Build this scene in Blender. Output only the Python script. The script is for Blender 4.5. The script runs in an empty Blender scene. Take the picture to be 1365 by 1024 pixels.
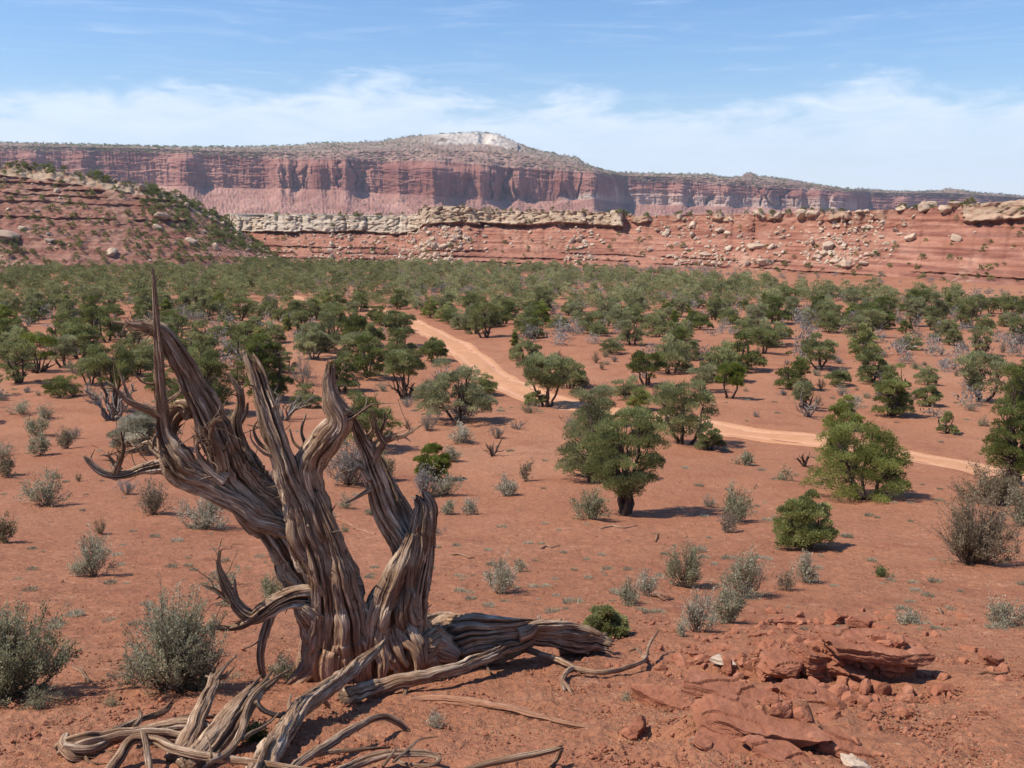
import bpy, math, random, time
import numpy as np
from mathutils import Vector
T0 = time.time()
scene = bpy.context.scene
COL = scene.collection
R = math.radians

# ------------------------------------------------------------------ camera
FPX, CX, CY = 1300.0, 682.5, 512.0
PITCH = math.atan(212.0/1300.0)
cam_d = bpy.data.cameras.new('camera'); cam = bpy.data.objects.new('camera', cam_d); COL.objects.link(cam)
cam_d.sensor_width = 36; cam_d.lens = FPX/1365.0*36; cam_d.clip_start = 0.05; cam_d.clip_end = 40000
cam.location = (0, 0, 0); cam.rotation_euler = (math.pi/2-PITCH, 0, 0)
scene.camera = cam

# ------------------------------------------------------------------ sun and sky
SUN_EL, SUN_AZ = R(55), R(11)          # azimuth: from the left, turned this far behind the viewer
SV = Vector((-math.cos(SUN_EL)*math.cos(SUN_AZ), -math.cos(SUN_EL)*math.sin(SUN_AZ), math.sin(SUN_EL)))
sd = bpy.data.lights.new('sun', 'SUN'); sd.energy = 4.9; sd.angle = R(0.53); sd.color = (1.0, 0.935, 0.83)
so = bpy.data.objects.new('sun', sd); COL.objects.link(so); so.rotation_euler = SV.to_track_quat('Z', 'Y').to_euler(); so.location = (-50, -10, 80)
w = bpy.data.worlds.new('World'); scene.world = w; w.use_nodes = True
nt = w.node_tree; nt.nodes.clear()
def N(nt, typ, **k):
    n = nt.nodes.new(typ)
    for a, v in k.items(): setattr(n, a, v)
    return n
def mth(nt, op, a, b=None, c=None, clamp=False):
    n = N(nt, 'ShaderNodeMath', operation=op, use_clamp=clamp)
    for i, v in enumerate((a, b, c)):
        if v is None: continue
        if isinstance(v, (int, float)): n.inputs[i].default_value = v
        else: nt.links.new(v, n.inputs[i])
    return n.outputs[0]
def maprange(nt, v, a, b, c=0., d=1., smooth=True):
    n = N(nt, 'ShaderNodeMapRange'); n.interpolation_type = 'SMOOTHSTEP' if smooth else 'LINEAR'
    nt.links.new(v, n.inputs[0])
    for i, x in zip((1, 2, 3, 4), (a, b, c, d)): n.inputs[i].default_value = x
    return n.outputs[0]
def noise_n(nt, vec, scale, detail=4, rough=.5, dist=0., scl=None):
    if scl is not None:
        m = N(nt, 'ShaderNodeMapping'); m.inputs['Scale'].default_value = scl; nt.links.new(vec, m.inputs[0]); vec = m.outputs[0]
    n = N(nt, 'ShaderNodeTexNoise'); nt.links.new(vec, n.inputs['Vector'])
    n.inputs['Scale'].default_value = scale; n.inputs['Detail'].default_value = detail; n.inputs['Roughness'].default_value = rough
    n.inputs['Distortion'].default_value = dist
    return n.outputs[0]
def mix(nt, fac, a, b, mode='MIX'):
    n = N(nt, 'ShaderNodeMix', data_type='RGBA', blend_type=mode)
    for i, v in ((0, fac), (6, a), (7, b)):
        if isinstance(v, (int, float)): n.inputs[i].default_value = v
        elif isinstance(v, tuple): n.inputs[i].default_value = (*v, 1) if len(v) == 3 else v
        else: nt.links.new(v, n.inputs[i])
    return n.outputs[2]
sky = N(nt, 'ShaderNodeTexSky', sky_type='NISHITA'); sky.sun_disc = False; sky.sun_elevation = SUN_EL
sky.sun_rotation = R(270)-SUN_AZ; sky.altitude = 600; sky.air_density = 1.2; sky.dust_density = 0.2; sky.ozone_density = 2.0
bg = N(nt, 'ShaderNodeBackground'); bg.inputs[1].default_value = 0.112; hsv = N(nt, 'ShaderNodeHueSaturation'); hsv.inputs['Saturation'].default_value = 1.25; nt.links.new(sky.outputs[0], hsv.inputs['Color']); nt.links.new(mix(nt, 1., hsv.outputs[0], (.92, .945, 1.08), 'MULTIPLY'), bg.inputs[0])
bc = N(nt, 'ShaderNodeBackground'); bc.inputs[0].default_value = (0.70, 0.80, 0.93, 1); bc.inputs[1].default_value = 1.0
tc = N(nt, 'ShaderNodeTexCoord'); gv = tc.outputs['Generated']
sp = N(nt, 'ShaderNodeSeparateXYZ'); nt.links.new(gv, sp.inputs[0])
n1 = noise_n(nt, gv, 1.0, 5, .55, .3, (5.5, 5.5, 16)); n2 = noise_n(nt, gv, 1.0, 6, .6, .6, (16, 16, 60)); n3 = noise_n(nt, gv, 1.0, 5, .62, 1.2, (7, 7, 85))
edge = mth(nt, 'ADD', mth(nt, 'MULTIPLY', n1, .12), mth(nt, 'MULTIPLY', n2, .06))
d = mth(nt, 'SUBTRACT', mth(nt, 'ADD', edge, .034), sp.outputs[2])
band = maprange(nt, d, -.012, .022)
body = maprange(nt, n2, .25, .7, .62, .93)
streak = mth(nt, 'MULTIPLY', maprange(nt, n3, .45, .85), .28)
hz = maprange(nt, sp.outputs[2], 0.14, 0.02, 0., .6)
fac = mth(nt, 'MAXIMUM', mth(nt, 'MAXIMUM', mth(nt, 'MULTIPLY', band, body), streak), hz, clamp=True)
ms = N(nt, 'ShaderNodeMixShader'); nt.links.new(fac, ms.inputs[0]); nt.links.new(bg.outputs[0], ms.inputs[1]); nt.links.new(bc.outputs[0], ms.inputs[2])
wo = N(nt, 'ShaderNodeOutputWorld'); nt.links.new(ms.outputs[0], wo.inputs[0])
vs = scene.view_settings; vs.view_transform = 'Standard'; vs.look = 'None'; vs.exposure = 0.36; vs.gamma = 1.0; vs.use_curve_mapping = False
HAZE = 0.000072
scene.cycles.max_bounces = 5; scene.cycles.diffuse_bounces = 3; scene.cycles.volume_bounces = 0

# ------------------------------------------------------------------ numeric helpers
rng = np.random.default_rng(7); random.seed(7)
_pr = np.random.default_rng(1)
PERM = _pr.permutation(256); PERM = np.concatenate([PERM, PERM, PERM])
GR = _pr.normal(size=(256, 3)); GR /= np.linalg.norm(GR, axis=1)[:, None]
def noise(x, y, z=0.0):
    x, y, z = np.broadcast_arrays(np.asarray(x, float), np.asarray(y, float), np.asarray(z, float))
    xi = np.floor(x).astype(np.int64); yi = np.floor(y).astype(np.int64); zi = np.floor(z).astype(np.int64)
    xf, yf, zf = x-xi, y-yi, z-zi
    u, v, ww = (t*t*t*(t*(t*6-15)+10) for t in (xf, yf, zf))
    out = 0.
    for dx in (0, 1):
        a = PERM[(xi+dx) & 255]; wx = u if dx else 1-u
        for dy in (0, 1):
            b = PERM[a+((yi+dy) & 255)]; wy = v if dy else 1-v
            for dz in (0, 1):
                g = GR[PERM[b+((zi+dz) & 255)]]; wz = ww if dz else 1-ww
                out = out+(g[..., 0]*(xf-dx)+g[..., 1]*(yf-dy)+g[..., 2]*(zf-dz))*wx*wy*wz
    return out*1.6
def fbm(x, y, z=0., o=4, g=.5):
    s = 0.; a = 1.
    for i in range(o):
        s = s+a*noise(x*2**i+i*17.3, y*2**i+i*5.1, np.asarray(z)*2**i+i*9.7); a *= g
    return s
def sstep(a, b, x): t = np.clip((x-a)/(b-a), 0, 1); return t*t*(3-2*t)
def ray(px, py):
    a = (np.asarray(px, float)-CX)/FPX; b = (CY-np.asarray(py, float))/FPX
    return a, math.cos(PITCH)+b*math.sin(PITCH), -math.sin(PITCH)+b*math.cos(PITCH)
def PP(px, py, D):
    a, f, u = ray(px, py); t = D/f
    return np.stack(np.broadcast_arrays(a*t, D*np.ones_like(t), u*t), -1)
def project(P):
    x, y, z = P[..., 0], P[..., 1], P[..., 2]
    fw = y*math.cos(PITCH)-z*math.sin(PITCH); up = y*math.sin(PITCH)+z*math.cos(PITCH)
    return CX+FPX*x/fw, CY-FPX*up/fw, fw

# ------------------------------------------------------------------ ground height
PK = np.array([(-400, -1.2), (-30, -1.5), (0, -1.75), (3, -2.25), (5, -2.8), (7.5, -3.5), (12, -4.7), (18, -6.1), (26, -7.6), (40, -8.95), (55, -9.6), (80, -10.15),
               (130, -10.6), (200, -10.95), (280, -11.3), (600, -13), (9000, -14)])
_t = np.linspace(-6, math.log(9000), 4000); _yy = np.concatenate([np.linspace(-400, 0, 300)[:-1], np.exp(_t)])
_zz = np.interp(_yy, PK[:, 0], PK[:, 1]); _k = np.hanning(91); _k /= _k.sum()
_zz = np.concatenate([_zz[:300], np.convolve(np.pad(_zz, 45, 'edge'), _k, 'valid')[300:]])
def road_pts():
    P = [(380, 395), (470, 408), (520, 419), (550, 430), (585, 449), (620, 470), (660, 497), (700, 518), (760, 536), (850, 554), (960, 574), (1040, 583), (1130, 592), (1220, 604), (1310, 619), (1420, 640), (1600, 672)]
    out = []
    for px, py in P:
        a, f, u = ray(px, py); y = np.exp(np.linspace(math.log(3), math.log(500), 3000))
        z = np.interp(y, _yy, _zz); k = np.argmax(y*u/f < z); out.append((a*y[k]/f, y[k]))
    return np.array(out)
def spline(P, n):
    P = np.asarray(P, float); Q = np.vstack([2*P[0]-P[1], P, 2*P[-1]-P[-2]]); out = []
    for i in range(1, len(Q)-2):
        t = np.linspace(0, 1, n, endpoint=False)[:, None]; p0, p1, p2, p3 = Q[i-1], Q[i], Q[i+1], Q[i+2]
        out.append(.5*((2*p1)+(-p0+p2)*t+(2*p0-5*p1+4*p2-p3)*t*t+(-p0+3*p1-3*p2+p3)*t**3))
    out.append(P[-1:]); return np.vstack(out)
ROAD = spline(road_pts(), 14)
def road_dist(x, y):
    x = np.asarray(x, float); y = np.asarray(y, float); sh = x.shape; x = x.ravel(); y = y.ravel(); best = np.full(x.shape, 1e9)
    m = (y > 20) & (y < 190) & (np.abs(x) < 130)
    if m.any():
        xs, ys = x[m], y[m]; b = np.full(xs.shape, 1e9)
        for i in range(0, len(ROAD)): b = np.minimum(b, (xs-ROAD[i, 0])**2+(ys-ROAD[i, 1])**2)
        best[m] = np.sqrt(b)
    return best.reshape(sh)
MOUNDS = []      # x, y, rx, ry, h
SCARPS = []      # edge x, y, width left, half depth, height: gentle on the left, broken off on the right
def H(x, y, micro=False):
    x = np.asarray(x, float); y = np.asarray(y, float)
    yy = y+0.02*np.abs(x)
    z = np.interp(yy, _yy, _zz)
    r = np.hypot(x, y)
    A = np.clip((r-9)/35, 0, 1)*np.clip(1-(r-400)/200, 0.1, 1)
    z = z+A*(.50*noise(x/24+3.3, y/24)+.24*noise(x/8+9, y/8+4)+.07*noise(x/2.6, y/2.6+8))
    z = z+.085*noise(x/2.3+4, y/2.3+2)*np.clip((r-2)/6, 0, 1)
    for mx, my, rx, ry, h in MOUNDS:
        z = z+h*np.exp(-((x-mx)/rx)**2-((y-my)/ry)**2)
    for ex, ey, wl, hy, h in SCARPS:
        e = ex+.10*noise(y*2.2+ex, 3.)+.04*noise(y*9, 1.); z = z+h*np.exp(-(np.minimum(x-e, 0)/wl)**2)*(1-sstep(0, .10, x-e))*sstep(0, .10, y-ey-.06*noise(x*3, 7.)-.02*noise(x*12, 2.)+.25*np.minimum(x-e+.35, 0))*np.exp(-(np.maximum(y-ey, 0)/hy)**4)
    return z
_ys = np.exp(np.linspace(math.log(2.2), math.log(700), 6000))
def at(px, py):
    a, f, u = ray(px, py)
    z = H(a/f*_ys, _ys); k = int(np.argmax(_ys*u/f < z)); y = _ys[k]
    return np.array([a/f*y, y, float(z[k])])
def mpp(p): return (p[1]*math.cos(PITCH)-p[2]*math.sin(PITCH))/FPX     # metres per photo pixel there
for (px, py, wx, wy, h) in [(1110, 865, 110, 50, .08), (1010, 935, 150, 40, .04), (1230, 925, 70, 30, -.06), (60, 830, 150, 60, -.10), (330, 960, 200, 60, .05), (900, 1010, 200, 40, .05)]:
    p = at(px, py); s = mpp(p); MOUNDS.append((p[0], p[1], wx*s, wy*s*2.0, h))
_sc = []
for (px, py, wl, hy, h) in [(1200, 908, 200, .80, .30), (1098, 1000, 200, .60, .24)]:
    p = at(px, py); _sc.append((p[0], p[1], wl*mpp(p), hy, h))
SCARPS += _sc

# ------------------------------------------------------------------ mesh helpers
def mesh_np(name, V, faces, mat, parent=None, smooth=True, attrs=None):
    V = np.asarray(V, np.float32); me = bpy.data.meshes.new(name)
    faces = [np.asarray(f, np.int32) for f in faces if len(f)]
    me.vertices.add(len(V)); me.vertices.foreach_set('co', V.ravel())
    nl = sum(f.size for f in faces); npl = sum(len(f) for f in faces)
    me.loops.add(nl); me.loops.foreach_set('vertex_index', np.concatenate([f.ravel() for f in faces]))
    me.polygons.add(npl); st = []; o = 0
    for f in faces: st.append(np.arange(len(f))*f.shape[1]+o); o += f.size
    me.polygons.foreach_set('loop_start', np.concatenate(st).astype(np.int32))
    me.polygons.foreach_set('use_smooth', np.full(npl, smooth))
    for k, a in (attrs or {}).items():
        a = np.asarray(a, np.float32)
        if a.ndim == 1: at_ = me.attributes.new(k, 'FLOAT', 'POINT'); at_.data.foreach_set('value', a)
        else: at_ = me.attributes.new(k, 'FLOAT_VECTOR', 'POINT'); at_.data.foreach_set('vector', a.ravel())
    me.update(calc_edges=True)
    if mat: me.materials.append(mat)
    o = bpy.data.objects.new(name, me); COL.objects.link(o)
    if parent: o.parent = parent
    return o
def grid_faces(nr, nc, wrap=False):
    i = np.arange(nr-1)[:, None]; j = np.arange(nc if wrap else nc-1)[None, :]; j2 = (j+1) % nc
    return np.stack([i*nc+j, i*nc+j2, (i+1)*nc+j2, (i+1)*nc+j], -1).reshape(-1, 4)
def tag(o, label=None, cat=None, group=None, kind=None):
    if label: o['label'] = label
    if cat: o['category'] = cat
    if group: o['group'] = group
    if kind: o['kind'] = kind
    return o
def empty(name, loc, rz=0., sc=1.):
    o = bpy.data.objects.new(name, None); o.empty_display_size = .2; COL.objects.link(o); o.location = loc; o.rotation_euler = (0, 0, rz)
    o.scale = (sc,)*3 if isinstance(sc, (int, float)) else sc
    return o
def copy_tree(o, parent=None):
    c = o.copy(); COL.objects.link(c); c.parent = parent
    for ch in o.children: copy_tree(ch, c)
    return c
class Acc:
    def __init__(s): s.V = []; s.Q = []; s.Tr = []; s.A = {}; s.n = 0
    def add(s, V, Q=None, Tr=None, **A):
        s.V.append(V)
        if Q is not None and len(Q): s.Q.append(np.asarray(Q)+s.n)
        if Tr is not None and len(Tr): s.Tr.append(np.asarray(Tr)+s.n)
        for k, a in A.items(): s.A.setdefault(k, []).append(np.broadcast_to(a, (len(V),)+np.shape(a)[1:] if np.ndim(a) else (len(V),)))
        s.n += len(V)
    def build(s, name, mat, parent=None, smooth=True):
        f = []
        if s.Q: f.append(np.vstack(s.Q))
        if s.Tr: f.append(np.vstack(s.Tr))
        return mesh_np(name, np.vstack(s.V), f, mat, parent, smooth, {k: np.concatenate(a) for k, a in s.A.items()})
def frames(P):
    T = np.gradient(P, axis=0); T /= np.maximum(np.linalg.norm(T, axis=1), 1e-9)[:, None]
    n = np.cross(T[0], [0.3, .9, .2]); n /= np.linalg.norm(n); Ns = [n]
    for i in range(1, len(P)):
        n = Ns[-1]-T[i]*np.dot(Ns[-1], T[i]); n /= max(np.linalg.norm(n), 1e-9); Ns.append(n)
    Ns = np.array(Ns); return T, Ns, np.cross(T, Ns)
def tube(acc, P, r, sides=6, rough=0., **A):
    P = np.asarray(P, float); r = np.asarray(r, float); T, Nn, B = frames(P)
    th = np.linspace(0, 2*math.pi, sides, endpoint=False)
    rr = r[:, None]*(1+rough*rng.normal(size=(len(P), sides)))
    V = P[:, None]+rr[..., None]*(np.cos(th)[None, :, None]*Nn[:, None]+np.sin(th)[None, :, None]*B[:, None])
    V = np.vstack([V.reshape(-1, 3), P[:1], P[-1:]+T[-1:]*r[-1]]); n = len(P)*sides
    j = np.arange(sides); j2 = (j+1) % sides
    tr = np.vstack([np.stack([j2, j, np.full(sides, n)], 1), np.stack([(len(P)-1)*sides+j, (len(P)-1)*sides+j2, np.full(sides, n+1)], 1)])
    acc.add(V, grid_faces(len(P), sides, True), tr, **A)

# ------------------------------------------------------------------ materials
def new_mat(name):
    m = bpy.data.materials.new(name); m.use_nodes = True; t = m.node_tree; t.nodes.clear()
    out = N(t, 'ShaderNodeOutputMaterial'); b = N(t, 'ShaderNodeBsdfPrincipled'); t.links.new(b.outputs[0], out.inputs[0])
    b.inputs['Roughness'].default_value = .9; b.inputs['Specular IOR Level'].default_value = .15
    return m, t, b
def ramp(t, v, stops):
    n = N(t, 'ShaderNodeValToRGB'); e = n.color_ramp.elements
    while len(e) < len(stops): e.new(.5)
    for el, (p, c) in zip(e, stops): el.position = p; el.color = (*c, 1)
    t.links.new(v, n.inputs[0]); return n.outputs[0]
def attr(t, name): n = N(t, 'ShaderNodeAttribute'); n.attribute_name = name; return n
def bump(t, b, hgt, dist, strength=1., prev=None):
    n = N(t, 'ShaderNodeBump'); n.inputs['Distance'].default_value = dist; n.inputs['Strength'].default_value = strength
    t.links.new(hgt, n.inputs['Height'])
    if prev: t.links.new(prev, n.inputs['Normal'])
    t.links.new(n.outputs[0], b.inputs['Normal']); return n.outputs[0]
def obj_co(t): return N(t, 'ShaderNodeTexCoord').outputs['Object']

def m_ground():
    m, t, b = new_mat('red_desert_soil'); co = obj_co(t)
    big = noise_n(t, co, .05, 5, .55); mid = noise_n(t, co, .6, 5, .6); fine = noise_n(t, co, 9, 6, .68); grain = noise_n(t, co, 70, 3, .7)
    c = ramp(t, big, [(.3, (.325, .130, .066)), (.5, (.39, .172, .090)), (.72, (.46, .232, .130))])
    c = mix(t, maprange(t, mid, .42, .72, 0, .55), c, (.42, .19, .11))
    c = mix(t, maprange(t, mid, .5, .28, 0, .6), c, (.27, .10, .058))
    c = mix(t, maprange(t, fine, .34, .62, .0, 1), mix(t, .42, c, (.17, .065, .035)), c)
    c = mix(t, maprange(t, noise_n(t, co, 3.1, 6, .75), .56, .66, 0, .5), c, (.47, .25, .15))
    c = mix(t, maprange(t, noise_n(t, co, 28, 4, .7), .55, .68, 0, .55), c, (.19, .075, .04))
    c = mix(t, maprange(t, grain, .35, .7, 0, 1), mix(t, .22, c, (.17, .06, .035)), c)
    # pale litter flecks, gathered in drifts
    vo = N(t, 'ShaderNodeTexVoronoi'); vo.inputs['Scale'].default_value = 26; t.links.new(co, vo.inputs['Vector'])
    fl = mth(t, 'MULTIPLY', maprange(t, vo.outputs['Distance'], .2, .12), maprange(t, noise_n(t, co, .5, 4, .6, 0, (1, 1, 0)), .5, .68))
    c = mix(t, mth(t, 'MULTIPLY', fl, .6), c, (.60, .42, .26))
    v2 = N(t, 'ShaderNodeTexVoronoi'); v2.inputs['Scale'].default_value = 6.5; t.links.new(co, v2.inputs['Vector'])
    f2_ = mth(t, 'MULTIPLY', maprange(t, v2.outputs['Distance'], .17, .10), maprange(t, noise_n(t, co, .23, 4, .6, 0, (1, 1, 0)), .46, .66))
    c = mix(t, mth(t, 'MULTIPLY', f2_, .5), c, (.58, .40, .25))
    v3 = N(t, 'ShaderNodeTexVoronoi'); v3.inputs['Scale'].default_value = 4.1; t.links.new(co, v3.inputs['Vector'])
    c = mix(t, maprange(t, v3.outputs['Distance'], .13, .07, 0, .55), c, (.16, .07, .045))
    t.links.new(c, b.inputs['Base Color'])
    nb = bump(t, b, noise_n(t, co, 2.2, 6, .68), .14, .8); nb = bump(t, b, fine, .05, .9, nb); bump(t, b, grain, .008, .8, nb)
    return m
def m_road():
    m, t, b = new_mat('packed_track_soil'); co = obj_co(t); a = attr(t, 'across').outputs['Fac']
    n = noise_n(t, co, 1.2, 5, .6)
    c = ramp(t, n, [(.3, (.45, .215, .108)), (.7, (.52, .27, .145))])
    rut = mth(t, 'ABSOLUTE', mth(t, 'SUBTRACT', mth(t, 'ABSOLUTE', a), .5))
    c = mix(t, maprange(t, rut, .22, .0, 0, .6), c, (.60, .33, .205))
    c = mix(t, maprange(t, noise_n(t, co, 9, 5, .7), .5, .66, 0, .45), c, (.33, .145, .08))
    c = mix(t, maprange(t, mth(t, 'ADD', mth(t, 'ABSOLUTE', a), mth(t, 'MULTIPLY', n, .5)), 1.0, 1.3, 0, .9), c, (.405, .180, .088))
    t.links.new(c, b.inputs['Base Color']); bump(t, b, noise_n(t, co, 6, 5, .7), .03, .7); return m
def m_tone(name, streak=(0.02, .02, .25), sc=1., bumpd=1., bscale=.5, var=.35):
    """rock coloured by its strata, plus painted shade under the bench ledges (attribute tone)"""
    m, t, b = new_mat(name); co = obj_co(t); a = attr(t, 'tone').outputs['Vector']
    nz = noise_n(t, co, sc, 6, .65, .4, streak); n2 = noise_n(t, co, sc*4, 5, .7)
    c = mix(t, maprange(t, nz, .35, .7, 0, 1), mix(t, var, a, (.10, .045, .035)), mix(t, var*.5, a, (.72, .52, .40)))
    c = mix(t, maprange(t, n2, .3, .7, 0, 1), mix(t, .2, c, (.09, .045, .035)), c)
    t.links.new(c, b.inputs['Base Color'])
    nb = bump(t, b, noise_n(t, co, bscale, 7, .68), bumpd, .8); bump(t, b, noise_n(t, co, bscale*3, 4, .6, 0, (.35, .35, 4)), bumpd*.35, .6, nb)
    return m
def m_rock(name, c1, c2, c3, sc=6., bd=.02):
    m, t, b = new_mat(name); co = obj_co(t); oi = N(t, 'ShaderNodeObjectInfo').outputs['Random']
    nz = noise_n(t, co, sc, 6, .65, .5); c = ramp(t, nz, [(.3, c1), (.52, c2), (.72, c3)])
    c = mix(t, mth(t, 'MULTIPLY', oi, .5), c, tuple(.75*x for x in c2)); t.links.new(c, b.inputs['Base Color'])
    nb = bump(t, b, noise_n(t, co, sc*1.5, 7, .7), bd, .9); bump(t, b, noise_n(t, co, sc, 4, .6, 0, (.5, .5, 6)), bd*.6, .5, nb); return m
def m_wood(name, pale, mid_, dark, brown=(.24, .118, .058)):
    m, t, b = new_mat(name); g = attr(t, 'grain').outputs['Vector']; dust = attr(t, 'dust').outputs['Fac']; cav = attr(t, 'cavity').outputs['Fac']
    co = obj_co(t)
    f1 = noise_n(t, g, 60, 6, .65, .1); f2 = noise_n(t, g, 230, 4, .65, .05); f3 = noise_n(t, co, 3.0, 4, .6)
    c = ramp(t, f1, [(.32, dark), (.48, mid_), (.66, pale)])
    c = mix(t, maprange(t, f3, .40, .58, 0, .85), c, mix(t, .72, c, brown))
    c = mix(t, maprange(t, noise_n(t, co, 5.5, 3, .5), .52, .68, 0, .5), c, mix(t, .5, c, pale))
    c = mix(t, maprange(t, f2, .56, .36, 0, .8), c, tuple(.55*x for x in dark))
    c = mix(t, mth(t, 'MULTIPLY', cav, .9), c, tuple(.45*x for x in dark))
    c = mix(t, mth(t, 'MULTIPLY', dust, .65), c, mix(t, f1, (.20, .075, .035), (.42, .20, .11)))
    t.links.new(c, b.inputs['Base Color']); b.inputs['Roughness'].default_value = .8
    nb = bump(t, b, f1, .012, 1.0); bump(t, b, f2, .005, 1.0, nb); return m
def m_bark(name, c1, c2):
    m, t, b = new_mat(name); co = obj_co(t); f = noise_n(t, co, 14, 4, .6, 0, (1, 1, .25))
    t.links.new(ramp(t, f, [(.35, c1), (.65, c2)]), b.inputs['Base Color']); bump(t, b, f, .02, .8); return m
def m_leaf(name, c1, c2, c3, tr=.46):
    m, t, b = new_mat(name); a = attr(t, 'tint').outputs['Fac']; oi = N(t, 'ShaderNodeObjectInfo').outputs['Random']
    c = ramp(t, a, [(.1, c1), (.5, c2), (.9, c3)]); hs = N(t, 'ShaderNodeHueSaturation')
    t.links.new(c, hs.inputs['Color']); t.links.new(mth(t, 'MULTIPLY_ADD', oi, .03, .485), hs.inputs['Hue'])
    t.links.new(mth(t, 'MULTIPLY_ADD', oi, -.4, 1.2), hs.inputs['Value']); t.links.new(mth(t, 'MULTIPLY_ADD', oi, .3, .8), hs.inputs['Saturation'])
    t.links.new(hs.outputs[0], b.inputs['Base Color'])
    tl = N(t, 'ShaderNodeBsdfTranslucent'); t.links.new(hs.outputs[0], tl.inputs[0]); mx = N(t, 'ShaderNodeMixShader'); mx.inputs[0].default_value = tr
    t.links.new(b.outputs[0], mx.inputs[1]); t.links.new(tl.outputs[0], mx.inputs[2])
    out = [n for n in t.nodes if n.type == 'OUTPUT_MATERIAL'][0]; t.links.new(mx.outputs[0], out.inputs[0]); return m
M = dict(
    ground=m_ground(), road=m_road(), mesa=m_tone('far_mesa_rock', (1, 1, .12), .012, 9., .03, .40), bench=m_tone('banded_slope_rock', (.25, .25, 3.2), .3, .8, .35, .3),
    slab=m_rock('red_sandstone', (.20, .074, .040), (.32, .125, .070), (.41, .185, .110), 5, .03),
    chip=m_rock('pale_stone_chip', (.42, .30, .21), (.55, .42, .31), (.66, .55, .43), 8, .01),
    boulder=m_rock('tan_sandstone_boulder', (.36, .235, .16), (.50, .37, .265), (.60, .49, .38), .6, .25),
    wood=m_wood('weathered_juniper_wood', (.84, .66, .48), (.48, .32, .205), (.13, .062, .030)),
    wood_red=m_wood('dusty_red_wood', (.50, .29, .19), (.40, .21, .13), (.20, .09, .05), (.33, .17, .10)),
    bark=m_bark('dark_juniper_bark', (.035, .022, .016), (.13, .09, .065)), grey=m_bark('grey_dead_twigs', (.10, .08, .065), (.27, .225, .19)),
    sagewood=m_bark('sagebrush_stems', (.08, .05, .035), (.22, .16, .115)),
    leaf=m_leaf('juniper_foliage', (.100, .108, .032), (.205, .215, .070), (.33, .34, .125)),
    leafb=m_leaf('bright_juniper_foliage', (.115, .125, .028), (.245, .262, .060), (.39, .405, .12)),
    leafg=m_leaf('grey_green_juniper_foliage', (.135, .140, .052), (.275, .280, .110), (.43, .43, .19)),
    sage=m_leaf('sagebrush_leaves', (.15, .135, .075), (.35, .325, .20), (.56, .525, .365)),
    sageg=m_leaf('grey_shrub_leaves', (.16, .14, .12), (.30, .27, .23), (.45, .41, .36)),
    sageb=m_leaf('brown_shrub_leaves', (.13, .09, .05), (.27, .205, .125), (.42, .35, .235)),
    grass=m_leaf('green_grass_blades', (.08, .11, .03), (.16, .20, .07), (.28, .32, .15)),
    straw=m_leaf('pale_straw', (.35, .22, .12), (.52, .37, .22), (.66, .52, .34)),
)

# ------------------------------------------------------------------ ground sheet
def polar_ground():
    th = np.concatenate([np.linspace(-180, -45, 60, endpoint=False), np.linspace(-45, -31, 60, endpoint=False), np.linspace(-31, 31, 1000, endpoint=False),
                         np.linspace(31, 45, 60, endpoint=False), np.linspace(45, 180, 60, endpoint=False)])
    th = np.radians(th); nth = len(th)
    r = np.concatenate([np.linspace(.15, 3.4, 30, endpoint=False), np.exp(np.linspace(math.log(3.4), math.log(30), 620, endpoint=False)),
                        np.exp(np.linspace(math.log(30), math.log(300), 260, endpoint=False)), np.exp(np.linspace(math.log(300), math.log(6000), 60))])
    RR, TT = np.meshgrid(r, th, indexing='ij'); x = RR*np.sin(TT); y = RR*np.cos(TT)
    z = H(x, y)
    near = (RR < 34)
    m = near & (np.abs(TT) < R(46))
    xn, yn, rn = x[m], y[m], RR[m]
    fade = np.clip(1-(rn-20)/14, 0, 1)
    dist = .45+.55*sstep(-.1, .35, noise(xn/1.7+5, yn/1.7+1)+np.clip((8.2-yn)/3, -1, 1)*.5)
    dz = .028*fbm(xn*2.3, yn*2.3, 0., 3)+dist*.020*(np.abs(noise(xn*7, yn*7, 3.)))
    dz += dist*.022*np.maximum(0, noise(xn*17, yn*17, 1.)-.1)+dist*.008*np.maximum(0, noise(xn*38, yn*38, 2.)-.1)
    z[m] += dz*fade
    rd = road_dist(x, y); z = z-.07*np.clip(1-(rd-1.2)/.7, 0, 1)*(rd < 1e8)
    V = np.stack([x, y, z], -1).reshape(-1, 3)
    V = np.vstack([V, [[0, 0, float(H(0., 0.))]]])
    j = np.arange(nth); tr = np.stack([(j+1) % nth, j, np.full(nth, len(V)-1)], 1)
    q = grid_faces(len(r), nth, True)[:, ::-1]
    o = mesh_np('ground', V, [q, tr[:, ::-1]], M['ground'])
    return tag(o, kind='structure')
polar_ground()
print('ground', time.time()-T0)
def build_road():
    P = ROAD; L = np.r_[0, np.cumsum(np.linalg.norm(np.diff(P, axis=0), axis=1))]; s = np.arange(0, L[-1], .5)
    x = np.interp(s, L, P[:, 0]); y = np.interp(s, L, P[:, 1]); tx, ty = np.gradient(x), np.gradient(y); l = np.hypot(tx, ty); nx, ny = ty/l, -tx/l
    v = np.linspace(-1, 1, 25); wd = 1.75+.2*noise(s/7, 0.)
    X = x[:, None]+nx[:, None]*v*wd[:, None]; Y = y[:, None]+ny[:, None]*v*wd[:, None]
    Z = H(X, Y)-.03-.06*np.exp(-((np.abs(v)-.5)/.14)**2)[None]*.6+.02*noise(X*1.3, Y*1.3)-.10*sstep(.8, 1, np.abs(v))[None]
    o = mesh_np('dirt_road', np.stack([X, Y, Z], -1).reshape(-1, 3), [grid_faces(len(s), 25)], M['road'], attrs={'across': np.broadcast_to(v, X.shape).ravel()})
    tag(o, kind='structure')
build_road()

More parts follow.
